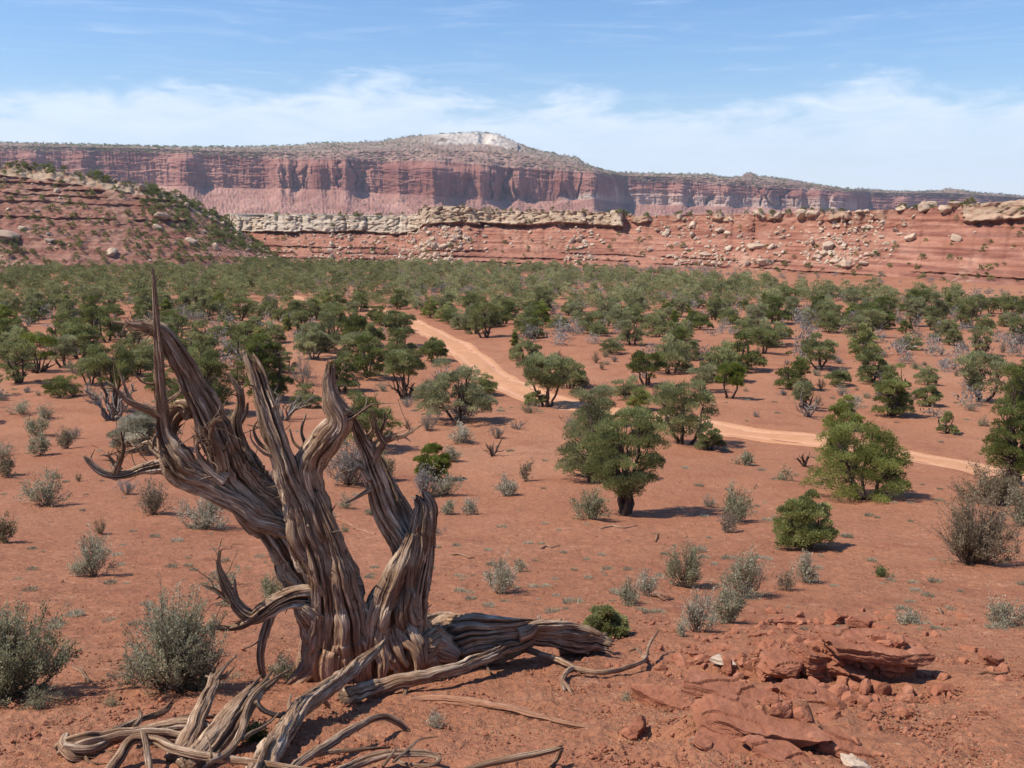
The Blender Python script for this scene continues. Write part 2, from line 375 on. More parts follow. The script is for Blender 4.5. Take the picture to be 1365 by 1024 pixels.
# ------------------------------------------------------------------ cliffs, hills and the far mesa
def blocks(u, scale, seed, jit=.35):
    """1D jointing: for every u its block's random number and the distance to the nearest joint"""
    k0 = np.floor(u/scale); d = np.full(u.shape, 1e9); rb = np.zeros(u.shape)
    def hsh(k): return (np.sin(k*127.1+seed*311.7)*43758.5453) % 1.0
    def edge(k): return (k+jit*(hsh(k)-.5)*2)*scale
    k = np.where(u < edge(k0), k0-1, k0); k = np.where(u >= edge(k+1), k+1, k)
    d = np.minimum(u-edge(k), edge(k+1)-u); rb = hsh(k+.37)
    return rb, d
def poly_interp(tbl, q):
    tbl = np.array(tbl, float); return [np.interp(q, tbl[:, 0], tbl[:, i]) for i in range(1, tbl.shape[1])]

SH = {}
def slope_sheet(name, ctl, ncol, zprof, bands, disp, tones, rows, back=(3, 12, 50, 200), mat='bench'):
    """ctl rows: (base x, base y, top x, top y, top z). zprof: knots (height fraction, horizontal fraction)."""
    C = spline(np.array(ctl, float), 12); L = np.r_[0, np.cumsum(np.hypot(*np.diff(C[:, 2:4], axis=0).T))]
    u = np.linspace(0, L[-1], ncol); C = np.stack([np.interp(u, L, C[:, i]) for i in range(5)], 1)
    z0 = -14.0; tz = np.linspace(0, 1, rows)[:, None]; U = np.broadcast_to(u, (rows, ncol))
    z1 = C[:, 4]; Z = z0+(z1-z0)*tz
    hfr = zprof(tz, U, Z)
    n = C[:, 0:2]-C[:, 2:4]; ln = np.linalg.norm(n, axis=1); n = n/ln[:, None]
    X = C[:, 0]+(C[:, 2]-C[:, 0])*hfr; Y = C[:, 1]+(C[:, 3]-C[:, 1])*hfr
    D, Z, tone = disp(U, Z, X, Y, tz, z1)
    X = X+n[:, 0]*D; Y = Y+n[:, 1]*D
    # plateau behind the rim
    xs, ys, zs, ts = [X], [Y], [Z], [tone]
    for bk in back:
        xs.append((X[-1]-n[:, 0]*bk)[None]); ys.append((Y[-1]-n[:, 1]*bk)[None])
        zs.append((Z[-1]*(1 if bk < 10 else .97)+.25*noise(X[-1]/6, Y[-1]/6, bk)-(.02*bk if bk > 60 else 0))[None]); ts.append(tone[-1:]*.9)
    X, Y, Z = np.vstack(xs), np.vstack(ys), np.vstack(zs); tone = np.concatenate(ts)
    V = np.stack([X, Y, Z], -1); SH[name] = V[:rows]
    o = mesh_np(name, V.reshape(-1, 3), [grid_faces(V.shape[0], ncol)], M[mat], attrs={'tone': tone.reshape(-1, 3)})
    return tag(o, kind='structure')
def ledge(Z, U, zk, p, wu, seed, thr=-.25):
    zz = Z-(zk+.35*noise(U/14, seed*3.1)+.12*noise(U/3, seed*1.7)); msk = sstep(thr, thr+.3, noise(U/11+seed*7.7, seed*1.3))
    pp = p*(.65+.5*noise(U/2.2, seed))*msk
    return pp*np.where(zz >= 0, np.exp(-np.clip(zz, 0, 99)/wu), -.55*np.exp(-np.clip(-zz, 0, 99)/.55)*sstep(0, -.25, zz)+(1-sstep(0, -.25, zz)))
RED = np.array((.37, .148, .088)); RED2 = np.array((.25, .080, .048)); TAN = np.array((.52, .385, .25)); PALE = np.array((.62, .52, .39)); BRN = np.array((.40, .22, .13))
def mixc(a, b, f): return a*(1-f[..., None])+b*f[..., None]

# bench with the pale caprock, across the valley
def pxy(px, D): return (px-CX)/FPX*D*1.0, D      # near the horizon row
bl = [(300, 1300, 335, 1300, 286), (292, 800, 330, 800, 286), (290, 420, 318, 425, 286), (296, 330, 317, 350, 287), (330, 305, 345, 340, 288), (400, 298, 410, 333, 288), (500, 294, 505, 330, 288),
      (558, 290, 556, 326, 286), (572, 287, 572, 318, 276), (620, 283, 620, 314, 275), (660, 280, 662, 314, 281), (740, 272, 742, 305, 281), (815, 262, 818, 296, 282), (840, 258, 845, 292, 288),
      (920, 246, 925, 279, 286), (1000, 232, 1006, 264, 285), (1100, 214, 1108, 246, 283), (1180, 198, 1190, 232, 279), (1280, 178, 1290, 214, 272), (1370, 165, 1380, 203, 264), (1500, 150, 1510, 190, 258), (1800, 130, 1850, 175, 250)]
ctl = []
for a_, b_, c_, d_, py in bl:
    x0, y0 = pxy(a_, b_); x1, y1 = pxy(c_, d_); ctl.append((x0, y0, x1, y1, float(PP(682, py, d_)[2])))
def zprof_bench(t, U, Z):
    capb = sstep(.60, .66, t)
    return np.where(t < .12, t/.12*.30, np.where(t < .72, .30+(t-.12)/.60*.62, .92+(t-.72)/.28*.08))
def disp_bench(U, Z, X, Y, tz, z1):
    px, py, fw = project(np.stack([X, Y, Z], -1))
    h = tz
    cap = (px < 830)*1.0; cap = np.where(px > 1285, .8, cap); cap = np.maximum(cap, ((px >= 830) & (px <= 1285))*.6*sstep(.05, .25, noise(U/9, 31.))); capt = np.where(px < 560, .30, np.where(px < 640, .27, .22)); capt = np.where(px > 1285, .20, np.where(px > 830, .10+.05*noise(U/5, 3.), capt)); capt = np.where(px < 830, capt*(1+.25*noise(U/16, 12.)), capt)
    rb, dj = blocks(U+1.2*noise(Z/2.5, U/9.)+6*noise(U/19, 2.), 6.0, 3, .48); rb2, dj2 = blocks(U+.5*noise(Z/1.5, U/5.), 1.9, 9)
    incap = cap*sstep(1-capt-.015, 1-capt+.01, h+.02*noise(U/4., 2.))
    D = incap*(1.2+2.0*rb-1.3*np.exp(-dj/.25)+.35*rb2*(rb > .4)-.5*np.exp(-dj2/.12)*(rb > .4)+.45*fbm(U/1.9, Z/1.3, 0., 3)-.8*np.clip(.22-np.abs(noise(U/3.2, Z/1.6, 5.)), 0, 1)/.22*(rb2 > .35)+1.2*noise(U/14, 6.))
    rb3, _ = blocks(Z+.3*noise(U/3, 3.), 1.3, 5); D += incap*.35*(rb3-.5)
    D += cap*(-.8)*np.exp(-((h-(1-capt-.03))/.025)**2)
    body = 1-incap; ledge_shade = 0.
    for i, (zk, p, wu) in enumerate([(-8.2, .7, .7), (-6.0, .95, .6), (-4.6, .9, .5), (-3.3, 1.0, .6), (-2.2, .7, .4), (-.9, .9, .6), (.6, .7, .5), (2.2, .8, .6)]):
        D += body*ledge(Z+.012*(U-260), U, zk, p*1.7, wu, i+1, -.35); ledge_shade = ledge_shade+body*np.exp(-((Z+.012*(U-260)-zk-.35*noise(U/14, (i+1)*3.1)-.12*noise(U/3, (i+1)*1.7)+.30)/.28)**2)*sstep(-.35, -.05, noise(U/11+(i+1)*7.7, (i+1)*1.3))
    D += body*(.9*fbm(X/9, Y/9, Z/6, 4)+.28*noise(X/1.1, Y/1.1, Z/.8))+1.6*noise(U/26, 4.)
    D -= body*.9*np.clip(np.abs(noise(U/7., 8.))*-6+1, 0, 1)*sstep(.2, .4, h)
    Z = Z+.22*noise(X/1.3, Y/1.3, 5.)+.5*incap*(h > .93)*(rb-.5)*1.6
    Z = Z-.02*0
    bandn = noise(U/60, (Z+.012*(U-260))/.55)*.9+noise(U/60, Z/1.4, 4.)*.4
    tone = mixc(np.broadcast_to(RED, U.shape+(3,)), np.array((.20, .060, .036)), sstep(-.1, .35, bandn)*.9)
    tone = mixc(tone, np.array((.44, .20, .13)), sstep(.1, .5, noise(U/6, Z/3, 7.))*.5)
    tone = mixc(tone, np.array((.13, .045, .03)), np.clip(ledge_shade, 0, 1)*.8)  # maroon line below each ledge, painting its undercut shade into the tone
    left = sstep(600, 500, px)
    rub = sstep(.0, .35, noise(U/9, Z/9, 2.)+.35*np.exp(-((px-585)/70)**2)+.3*np.exp(-((px-770)/30)**2)+.35*np.exp(-((px-940)/90)**2)+.4*np.exp(-((px-1130)/60)**2)-.12)
    tone = mixc(tone, np.array((.50, .34, .23)), body*rub*sstep(.0, .3, noise(X/1.0, Y/1.0, Z))*.4)
    capc = mixc(mixc(np.broadcast_to(TAN, U.shape+(3,)), PALE, left*.8+.3*rb), BRN, sstep(0.05, .4, noise(U/2., Z/1.4, 9.))*(.55-.3*left))
    capc = mixc(capc, np.array((.30, .17, .10)), sstep(.1, .4, noise(U/5., Z/.9, 4.))*.45)
    tone = mixc(tone, capc, incap)
    return D, Z, tone
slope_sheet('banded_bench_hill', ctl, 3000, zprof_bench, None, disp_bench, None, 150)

# hill on the left, nearer
hl = [(-900, 170, -900, 235, 196), (-450, 195, -450, 265, 200), (-150, 215, -150, 280, 206), (0, 228, 0, 290, 217), (100, 236, 105, 296, 231), (190, 244, 195, 301, 248), (245, 250, 243, 306, 260), (300, 257, 288, 312, 284),
      (350, 265, 325, 318, 309), (395, 275, 355, 326, 331), (425, 295, 378, 336, 343), (430, 330, 380, 370, 344), (380, 420, 330, 430, 344), (300, 600, 250, 600, 344)]
ctl = []
for a_, b_, c_, d_, py in hl:
    x0, y0 = pxy(a_, b_); x1, y1 = pxy(c_, d_); ctl.append((x0, y0, x1, y1, float(PP(682, py, d_)[2])))
def zprof_hill(t, U, Z): return np.where(t < .10, t/.10*.22, np.where(t < .85, .22+(t-.10)/.75*.66, .88+(t-.85)/.15*.12))
def disp_hill(U, Z, X, Y, tz, z1):
    px, py, fw = project(np.stack([X, Y, Z], -1)); h = tz
    thick = np.clip((z1+11)/30, 0, 1)
    incap = sstep(.885, .90, h+.03*noise(U/5., 2.))*sstep(.1, .25, thick)
    rb, dj = blocks(U+1.0*noise(Z/2., U/7.), 4.6, 13); rb2, dj2 = blocks(U, 1.7, 19)
    D = incap*(-.6+2.4*rb*sstep(-.2, .2, noise(U/16, 5.))-.8*np.exp(-dj/.25)+.5*rb2+.6*noise(U/1.3, Z/1.))
    body = 1-incap
    for i, (zk, p, wu) in enumerate([(2.0, 1.1, .8), (6.3, .7, .6), (8.3, 1.0, .6), (10.0, 1.1, .6), (11.8, 1.0, .6), (13.2, 1.0, .5), (14.6, .9, .5)]):
        D += body*ledge(Z-.028*(px-100)/4.3*0+.02*(px-100)/4.0, U, zk-.0, p*1.5, wu, i+21, -.3)
    D += body*(1.3*fbm(X/11, Y/11, Z/7, 4)+.35*noise(X/1.4, Y/1.4, Z/1.))+2.2*noise(U/30, 14.)
    Z = Z+.35*noise(X/1.6, Y/1.6, 5.)*(1 if True else 0)
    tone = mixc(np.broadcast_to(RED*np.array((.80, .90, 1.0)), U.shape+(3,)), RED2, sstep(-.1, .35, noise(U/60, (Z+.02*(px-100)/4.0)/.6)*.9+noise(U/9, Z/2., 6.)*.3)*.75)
    rub = sstep(-.05, .3, noise(U/8, Z/6, 2.)+.5*sstep(.72, .9, h)+.25*sstep(200, 330, px)-.1)
    tone = mixc(tone, np.array((.44, .30, .20)), rub*sstep(-.05, .25, noise(X/1.1, Y/1.1, Z))*.5)
    tone = mixc(tone, mixc(np.broadcast_to(TAN*.85, U.shape+(3,)), BRN, sstep(0, .4, noise(U/2.2, Z/1.3, 3.))), incap)
    return D, Z, tone
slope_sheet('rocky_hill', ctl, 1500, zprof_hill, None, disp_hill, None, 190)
print('benches', time.time()-T0)

# far mesa
SKYL = [(-900, 183), (-300, 185), (0, 188.5), (60, 190), (150, 192), (250, 195), (330, 195), (400, 193), (430, 190), (510, 188), (545, 181.5), (575, 179), (600, 177), (640, 175.5), (664, 178), (676, 183), (690, 190), (715, 199), (745, 206), (768, 209), (776, 216),
        (795, 224), (815, 229), (850, 230.5), (880, 231), (940, 232), (960, 236), (982, 235), (988, 230), (996, 229.5), (1003, 234), (1040, 238), (1080, 245), (1110, 250), (1126, 252), (1140, 251), (1160, 253), (1200, 255), (1240, 254), (1250, 251.5), (1264, 251.5), (1276, 254), (1300, 257), (1365, 262), (1600, 268), (2100, 275)]
MT = [  # px, face depth, cliff base row, cliff top row, upper ledge row, horizontal run cliff->skyline
    (-900, 2300, 238, 205, 190, 300), (0, 2400, 243, 199, 193, 260), (120, 2420, 246, 200, 195, 260), (270, 2440, 250, 204, 199, 260), (400, 2430, 253, 213, 203, 320), (480, 2420, 256, 214, 201, 420), (560, 2440, 262, 215, 200, 520),
    (640, 2480, 268, 221, 199, 600), (720, 2520, 269, 226, 210, 500), (790, 2560, 266, 231, 226, 260), (812, 2640, 269, 236, 231, 200), (830, 2820, 272, 241, 234, 200), (900, 2830, 274, 243, 235, 200), (1000, 2850, 277, 249, 240, 220), (1100, 2900, 279, 255, 250, 200),
    (1128, 2980, 280, 257, 254, 180), (1150, 3300, 281, 260, 256, 180), (1250, 3360, 282, 263, 257, 180), (1365, 3450, 284, 269, 264, 180), (1600, 3600, 285, 273, 270, 180), (2100, 3900, 287, 279, 277, 180)]
SAW = [(-260, 26, 40), (-120, 30, 45), (60, 18, 28), (128, 14, 24), (262, 22, 46), (378, 9, 26), (390, 12, 34), (408, 9, 22), (430, 15, 42), (447, 6, 14), (466, 20, 52), (535, 10, 14), (577, 38, 78), (612, 26, 52), (640, 18, 38), (655, 20, 40), (690, 9, 18), (752, 12, 25),
       (790, 18, 60), (905, 10, 24), (965, 14, 30), (1018, 12, 30), (1060, 10, 25), (1085, 12, 40), (1118, 22, 60), (1200, 10, 30), (1290, 12, 40), (1420, 14, 40)]
def build_mesa():
    px = np.concatenate([np.linspace(-900, -60, 160, endpoint=False), np.linspace(-60, 1430, 2100, endpoint=False), np.linspace(1430, 2100, 120)])
    D0, B, C, E, run = poly_interp(MT, px); (S,) = poly_interp(SKYL, px)
    S = S+.5*noise(px/9, 3.)+.35*noise(px/3.1, 8.)
    # plan relief of the face: slow advance, quick retreat towards the right
    off = np.zeros_like(px)
    for p0, wd, dep in SAW:
        off += 1.3*dep*(sstep(p0-wd*2.2, p0, px)*(px <= p0)+(1-sstep(0, 1, (px-p0)/wd))*(px > p0))
    off = off+10*noise(px/22, 1.)+5*noise(px/7, 2.)
    rows = []; tones = []
    def zrow(py, D): return PP(CX, py, D)[..., 2] if np.ndim(py) else PP(CX, py, D)[..., 2]
    zB = zrow(B, D0); zC = zrow(C, D0+10); zE = zrow(E, D0+run*.35); zS = zrow(S, D0+run)
    rb, dj = blocks(px, 8.5, 4); rb2, dj2 = blocks(px, 3.4, 6)
    xf = (px-CX)/FPX/math.cos(PITCH)*0+(px-CX)/FPX
    wcap = np.exp(-((px-632)/56)**4)
    rug = np.clip(np.exp(-((px-435)/62)**4)+np.exp(-((px-690)/125)**4)+np.exp(-((px-1010)/130)**4)*.8+.25*np.exp(-((px-275)/16)**2), .12, 1)
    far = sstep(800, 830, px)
    def addrow(D, z, tone): rows.append(np.stack([xf*D, D*np.ones_like(px), z], -1)); tones.append(tone)
    TAL = np.array((.42, .19, .135)); CL = np.array((.30, .100, .064)); CLP = np.array((.43, .21, .15)); UP = np.array((.36, .20, .145)); WH = np.array((.62, .54, .45)); GRN = np.array((.12, .125, .07))
    one = np.ones(px.shape+(3,))
    for t in np.linspace(0, 1, 70):       # talus
        z = -16+(zB+16)*t**1.25; D = D0-330*(1-t)-5-(off*t**3)
        rel = noise(px/24, t*3, 3.)*22+noise(px/7, t*12, 1.)*5+np.abs(noise(px/2.2, t*40, 6.))*4
        addrow(D-rel*(1-t**3), z+noise(px/3, t*16, 2.)*2.5, mixc(mixc(one*TAL, np.array((.33, .15, .115)), sstep(0, .5, noise(px/6, t*14, 5.))*.6), GRN, sstep(.25, .5, noise(px/2.5, t*25, 9.)+.25*(.5-t))*.55))
    for t in np.linspace(0, 1, 110)[1:]:   # main cliff
        z = zB+(zC-zB)*t
        fl = 7*(1-t)**2
        cr = rug*(-30*np.clip(1-np.abs(noise(px/24+.3*noise(px/9, t*3), t*.5, 2.))*6, 0, 1)*sstep(-.3, .2, noise(px/50, 8.))-9*np.clip(1-np.abs(noise(px/8+.2*noise(px/3, t*4), t*.9, 6.))*4, 0, 1)*sstep(-.1, .3, noise(px/17, t*2, 18.)))*sstep(0, .15, t)*sstep(1.0, .8, t+.25*noise(px/13, 5.))
        hb = 1.6*noise(px/30, t*7, 4.)+1.3*noise(px/8, t*16, 4.)
        tb_ = .09*noise(px/40, 11.); setb = (8+22*(1-rug))*sstep(.70, .73, t+tb_)+(6+16*(1-rug))*sstep(.86, .88, t+tb_*.5)+(1-rug)*18*sstep(.42, .46, t+tb_)
        D = D0-off*(1-.45*sstep(.75, 1, t))-fl+8+setb-cr-hb*(2.6-1.6*rug)+3*noise(px/2.2, t*2.5, 7.)
        st = noise(px/2.3, t*2.5, 2.)*.35+noise(px/7, t*3.0, 8.)*.5
        c = mixc(one*CL, CLP, sstep(-.05, .5, st)*.55)
        c = mixc(c, np.array((.27, .11, .085)), sstep(.0, .5, noise(px/90, t*8, 6.)+.3*noise(px/6, t*2, 3.))*.35)
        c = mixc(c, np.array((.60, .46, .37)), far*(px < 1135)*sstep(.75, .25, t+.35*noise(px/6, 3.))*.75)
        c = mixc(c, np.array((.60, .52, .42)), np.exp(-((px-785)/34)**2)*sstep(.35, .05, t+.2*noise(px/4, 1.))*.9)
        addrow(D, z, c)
    Dtop = D
    for t in np.linspace(0, 1, 60)[1:]:    # ledgy upper slope
        z = zC+(zE-zC)*t+3*noise(px/12, t*6, 2.)*(1-t); stp = np.floor(t*6)/6+sstep(.55, 1, (t*6) % 1)/6
        D = (Dtop+2)*(1-t)+(D0+22)*t+run*.35*(.65*stp+.35*t)-8*noise(px/6, t*10, 3.)*min(1, t*8)
        c = mixc(mixc(one*UP, CLP, sstep(0, .4, noise(px/50, t*9, 1.))*.6), GRN, sstep(.05, .4, noise(px/2.4, t*18, 5.)+.15*t-.05)*.65)
        addrow(D, z, c)
    for t in np.linspace(0, 1, 60)[1:]:    # slope to the skyline, with the white cliff
        ts = t+wcap*(-.25*sstep(.1, .5, t)+.25*sstep(.5, .62, t))
        z = zE+(zS-zE)*np.clip(t, 0, 1); D = D0+22+run*(.35+.65*np.where(wcap > .3, np.clip(.6*t+.4*sstep(.75, 1, t), 0, 1)*.9+.1*t, t**1.2))-7*noise(px/5, t*8, 4.)
        hole = np.exp(-((px-647)/6.5)**4)*sstep(.95, .8, t)*sstep(.25, .35, t)
        D = D+hole*45
        wm = wcap*sstep(.2, .35, t+.1*noise(px/8, 1.))*sstep(1.0, .85, t)*sstep(-.45, -.15, noise(px/12, t*5, 2.)+.25*(px > 620))
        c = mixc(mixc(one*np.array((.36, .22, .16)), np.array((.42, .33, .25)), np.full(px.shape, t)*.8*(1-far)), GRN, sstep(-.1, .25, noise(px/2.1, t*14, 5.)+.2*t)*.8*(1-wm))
        c = mixc(c, np.array((.78, .71, .60)), wm)
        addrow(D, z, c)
    zl = rows[-1][:, 2]
    for bk in (60, 200, 800, 2500): addrow(D0+22+run+min(bk, 1500), zl-.004*bk*bk/60, mixc(one*UP, GRN, np.full(px.shape, .5)))
    V = np.array(rows); SH['mesa'] = V[:-4]
    o = mesh_np('distant_mesa', V.reshape(-1, 3), [grid_faces(V.shape[0], len(px))], M['mesa'], attrs={'tone': np.array(tones).reshape(-1, 3)})
    tag(o, kind='structure')
build_mesa()
print('mesa', time.time()-T0)

# ------------------------------------------------------------------ rocks
def ico(sub):
    t = (1+5**.5)/2
    V = np.array([(-1, t, 0), (1, t, 0), (-1, -t, 0), (1, -t, 0), (0, -1, t), (0, 1, t), (0, -1, -t), (0, 1, -t), (t, 0, -1), (t, 0, 1), (-t, 0, -1), (-t, 0, 1)], float)
    F = [(0, 11, 5), (0, 5, 1), (0, 1, 7), (0, 7, 10), (0, 10, 11), (1, 5, 9), (5, 11, 4), (11, 10, 2), (10, 7, 6), (7, 1, 8), (3, 9, 4), (3, 4, 2), (3, 2, 6), (3, 6, 8), (3, 8, 9), (4, 9, 5), (2, 4, 11), (6, 2, 10), (8, 6, 7), (9, 8, 1)]
    V = [v/np.linalg.norm(v) for v in V]
    for _ in range(sub):
        mp = {}; F2 = []
        def mid(a, b):
            k = (min(a, b), max(a, b))
            if k not in mp: v = V[a]+V[b]; V.append(v/np.linalg.norm(v)); mp[k] = len(V)-1
            return mp[k]
        for a, b, c in F: x, y, z = mid(a, b), mid(b, c), mid(c, a); F2 += [(a, x, z), (b, y, x), (c, z, y), (x, y, z)]
        F = F2
    return np.array(V), np.array(F)
ICO = {k: ico(k) for k in (1, 2, 3, 4, 5)}
def rock_mesh(seed, size, sub=3, planes=11, rough=.06, flat_top=False, sharp=26):
    g = np.random.default_rng(seed); V, F = ICO[sub]; n = g.normal(size=(planes, 3)); n /= np.linalg.norm(n, axis=1)[:, None]
    if flat_top: n[0] = (0.03, 0.02, 1); n[1] = (0, 0, -1); n[2:, 2] *= .16; n /= np.linalg.norm(n, axis=1)[:, None]
    dd = g.uniform(.62, 1.0, planes)
    if flat_top: dd[:2] = .75; sharp = 90
    dots = V@n.T
    rr = np.where(dots > .05, dd/np.maximum(dots, .05), 9); r = -np.log(np.exp(-sharp*rr).sum(1)+np.exp(-sharp*1.35))/sharp
    P = V*r[:, None]; s = seed*3.7
    P = P*(1+rough*fbm(P[:, 0]*2+s, P[:, 1]*2, P[:, 2]*2+s, 3)[:, None]+rough*.4*noise(P[:, 0]*8+s, P[:, 1]*8, P[:, 2]*9)[:, None])
    if flat_top:
        P = P*np.asarray(size)/2*1.15; lz = np.floor((P[:, 2]+.02*noise(P[:, 0]*5+s, P[:, 1]*5))/.042+s); rd_ = P[:, :2]/np.maximum(np.linalg.norm(P[:, :2], axis=1), 1e-6)[:, None]
        P[:, :2] += rd_*(.028*noise(lz*3.3, P[:, 0]*3+s, P[:, 1]*3)+.008*noise(P[:, 0]*16+s, P[:, 1]*16, P[:, 2]*16))[:, None]
        P[:, 2] += .014*np.floor(1.9*noise(P[:, 0]*2.6+s, P[:, 1]*4.4, 1.)+.5)*(P[:, 2] > 0)+.006*fbm(P[:, 0]*14, P[:, 1]*14, s, 3)
        return P, F
    return P*np.asarray(size)/2*1.15, F

# ---- foreground outcrop: slabs placed on the mound, (px, py, size m, rz, tilt x, tilt y, lift)
def rock(name, px, py, size, rz, rx, ry, lift, label, mat, seed, group=None, sub=5, rough=.05):
    p = at(px, py); P, F = rock_mesh(seed, size, sub, 12, rough, True)
    o = mesh_np(name, P, [F], M[mat], smooth=False); o.location = (p[0], p[1], p[2]+lift); o.rotation_euler = (R(rx), R(ry), R(rz))
    return tag(o, label, 'rock', group)
OVER = [(0, -.24, .06, .035, (.64, .40, .10), -4, 3, 7, 'dark edged red ledge jutting over a deep shadow on the mound'),
    (0, -.80, .10, .03, (.34, .26, .12), 12, 4, 3, 'rounded red block beside the jutting ledge'),
    (1, -.36, .03, .04, (.70, .28, .10), -16, 6, 8, 'largest red sandstone slab overhanging a black hollow at its right end'),
    (1, -.42, .40, .03, (.60, .20, .06), -8, 3, 6, 'long thin red slab lying behind the overhanging slab')]
for i, a_ in enumerate([
    (885, 938, (.40, .16, .08), -36, 12, 8, .02, 'flat red slab lying alone with its edge toward the fallen branches'),
    (960, 1000, (.40, .22, .08), -20, 6, 6, .01, 'thin red plate half buried below the overhanging slab'),
    (1085, 888, (.34, .24, .18), 25, 6, 14, .03, 'tilted red wedge of rock propped below the jutting ledge'),
    (1112, 832, (.20, .16, .22), 40, 15, 12, .04, 'pointed red rock standing at the crest of the mound'),
    (1150, 836, (.26, .18, .10), 10, 4, 8, .06, 'small red block on the crest right of the pointed rock'),
    (1120, 898, (.32, .22, .09), -20, 6, 10, .03, 'red plate under the jutting ledge next to its shadow'),
    (1180, 885, (.26, .2, .12), 30, 4, 10, .02, 'red rock in the shaded foot of the jutting ledge'),
    (1050, 832, (.30, .18, .06), 5, 3, 4, .03, 'thin pale red slab at the left shoulder of the mound'),
    (1030, 905, (.22, .16, .08), 15, 5, 6, .02, 'low red stone between the mound and the long thin slab'),
    (930, 878, (.12, .10, .07), 15, 5, 6, .02, 'small rounded red stone left of the white stone'),
    (1125, 1008, (.26, .16, .08), -25, 5, 12, .03, 'broken red chunk below the black hollow'),
    (1075, 935, (.34, .24, .12), -12, 4, 10, .03, 'cracked red slab stepping up behind the overhang'),
    (1320, 885, (.14, .12, .12), 10, 5, 6, .03, 'dark pitted red lump near the right edge'),
    (1045, 1012, (.34, .2, .07), -16, 4, 8, .01, 'buried red plate at the bottom below the large slab'),
]):
    px, py, sz, rz, rx, ry, lf, lb = a_; rock('rock_slab', px, py, sz, rz, rx, ry, lf, lb, 'slab', 100+i, 'red slabs of the outcrop')
for i, (k, dx, dy, dz, size, rz, rx, ry, lb) in enumerate(OVER):
    ex, ey = SCARPS[k][:2]; P, F = rock_mesh(130+i, size, 5, 10, .05, True); o = mesh_np('rock_slab', P, [F], M['slab'], smooth=False); x_, y_ = ex+dx, ey+dy
    o.location = (x_, y_, float(max(H(x_-.1, ey+.35), H(x_, ey+.3)))+dz); o.rotation_euler = (R(rx), R(ry), R(rz)); tag(o, lb, 'rock', 'red slabs of the outcrop')
rock('pale_stone', 962, 890, (.17, .10, .045), -15, 16, 8, .05, 'white flat stone lying on the red mound', 'chip', 140, sub=4)
rock('pale_stone', 1142, 1022, (.16, .08, .04), -15, 8, 10, .01, 'cream coloured stone at the bottom edge under the slabs', 'chip', 141, sub=4)

for i, (px, py, w_, lb) in enumerate([(1068, 848, .15, 'squat red stone on the left slope of the mound'), (1096, 846, .12, 'small angular red stone below the pointed rock'), (1132, 846, .13, 'angular red stone between the pointed rock and the ledge'), (1172, 838, .16, 'flat topped red stone at the right end of the crest'),
        (1010, 850, .12, 'small red stone at the far left end of the mound'), (1035, 868, .15, 'low wedge of red rock on the open side of the mound'), (1058, 878, .13, 'red stone wedged left of the tilted wedge'), (990, 905, .11, 'small red stone above the long thin slab'), (1200, 868, .13, 'red stone at the outer tip of the jutting ledge'),
        (905, 915, .10, 'small red stone behind the lone slab'), (1150, 940, .09, 'single red stone on the bare hollow floor'), (1255, 905, .10, 'red stone alone on the slope right of the hollow'), (1110, 960, .12, 'red stone at the end of the overhanging slab'), (860, 905, .09, 'red pebble sized stone at the tip of the lone slab')]):
    rock('rock', px, py, (w_, w_*.7, w_*.6), i*47, 8, 6, .01, lb, 'slab', 160+i, 'red stones of the outcrop', 3, .08)
# ---- gravel and clods near the camera (uncountable)
def scatter_px(n, f, g):
    """n ground points spread over the picture's ground by density f(px,py), returned in world space"""
    out = []; c = 0
    while c < n:
        y = np.exp(g.uniform(math.log(4.3), math.log(22), 20000)); x = g.uniform(-.60, .60, 20000)*y; z = H(x, y); P = np.stack([x, y, z], 1); px, py, _ = project(P)
        k = g.random(20000) < f(px, py); out.append(P[k]); c += int(k.sum())
    return np.vstack(out)[:n]
def merged_rocks(name, pts, sizes, mat, seed, sub=1, sink=.25, flat=(.6, .9)):
    g = np.random.default_rng(seed); lib = [rock_mesh(seed*50+k, (1, 1, 1), sub, 9, .08)[0] for k in range(14)]; F = ICO[sub][1]
    acc = Acc()
    for p, s in zip(pts, sizes):
        P = lib[g.integers(14)]*np.array((1, g.uniform(.55, 1), g.uniform(*flat)))*s; a = g.uniform(0, 6.3); c, sn = math.cos(a), math.sin(a)
        P = np.stack([P[:, 0]*c-P[:, 1]*sn, P[:, 0]*sn+P[:, 1]*c, P[:, 2]+.15*P[:, 0]], 1)
        acc.add(P+np.array(p)+np.array((0, 0, s*.5*flat[0]*(1-2*sink)))[None], None, F)
    return acc.build(name, M[mat], smooth=False)
g = np.random.default_rng(5)
fdens = lambda px, py: np.clip((py-700)/300, .02, 1)*(.35+.65*sstep(-.2, .3, noise(px/90, py/40)+.45*((px > 850) & (py > 820))))
pts = scatter_px(15000, fdens, g); sz = .008+.03*g.power(1, len(pts))*g.random(len(pts))**3+.006*g.random(len(pts))
tag(merged_rocks('gravel', pts, sz, 'slab', 3), 'loose red gravel and clods on the bare soil', 'gravel', kind='stuff')
mound = [at(px, py) for px, py in zip(g.normal(1080, 100, 900), g.normal(885, 42, 900)) if 815 < py < 1010]
tag(merged_rocks('rubble', mound, .02+.10*g.random(len(mound))**4, 'slab', 4, 2), 'broken red rock rubble over the low outcrop mound', 'rubble', kind='stuff')

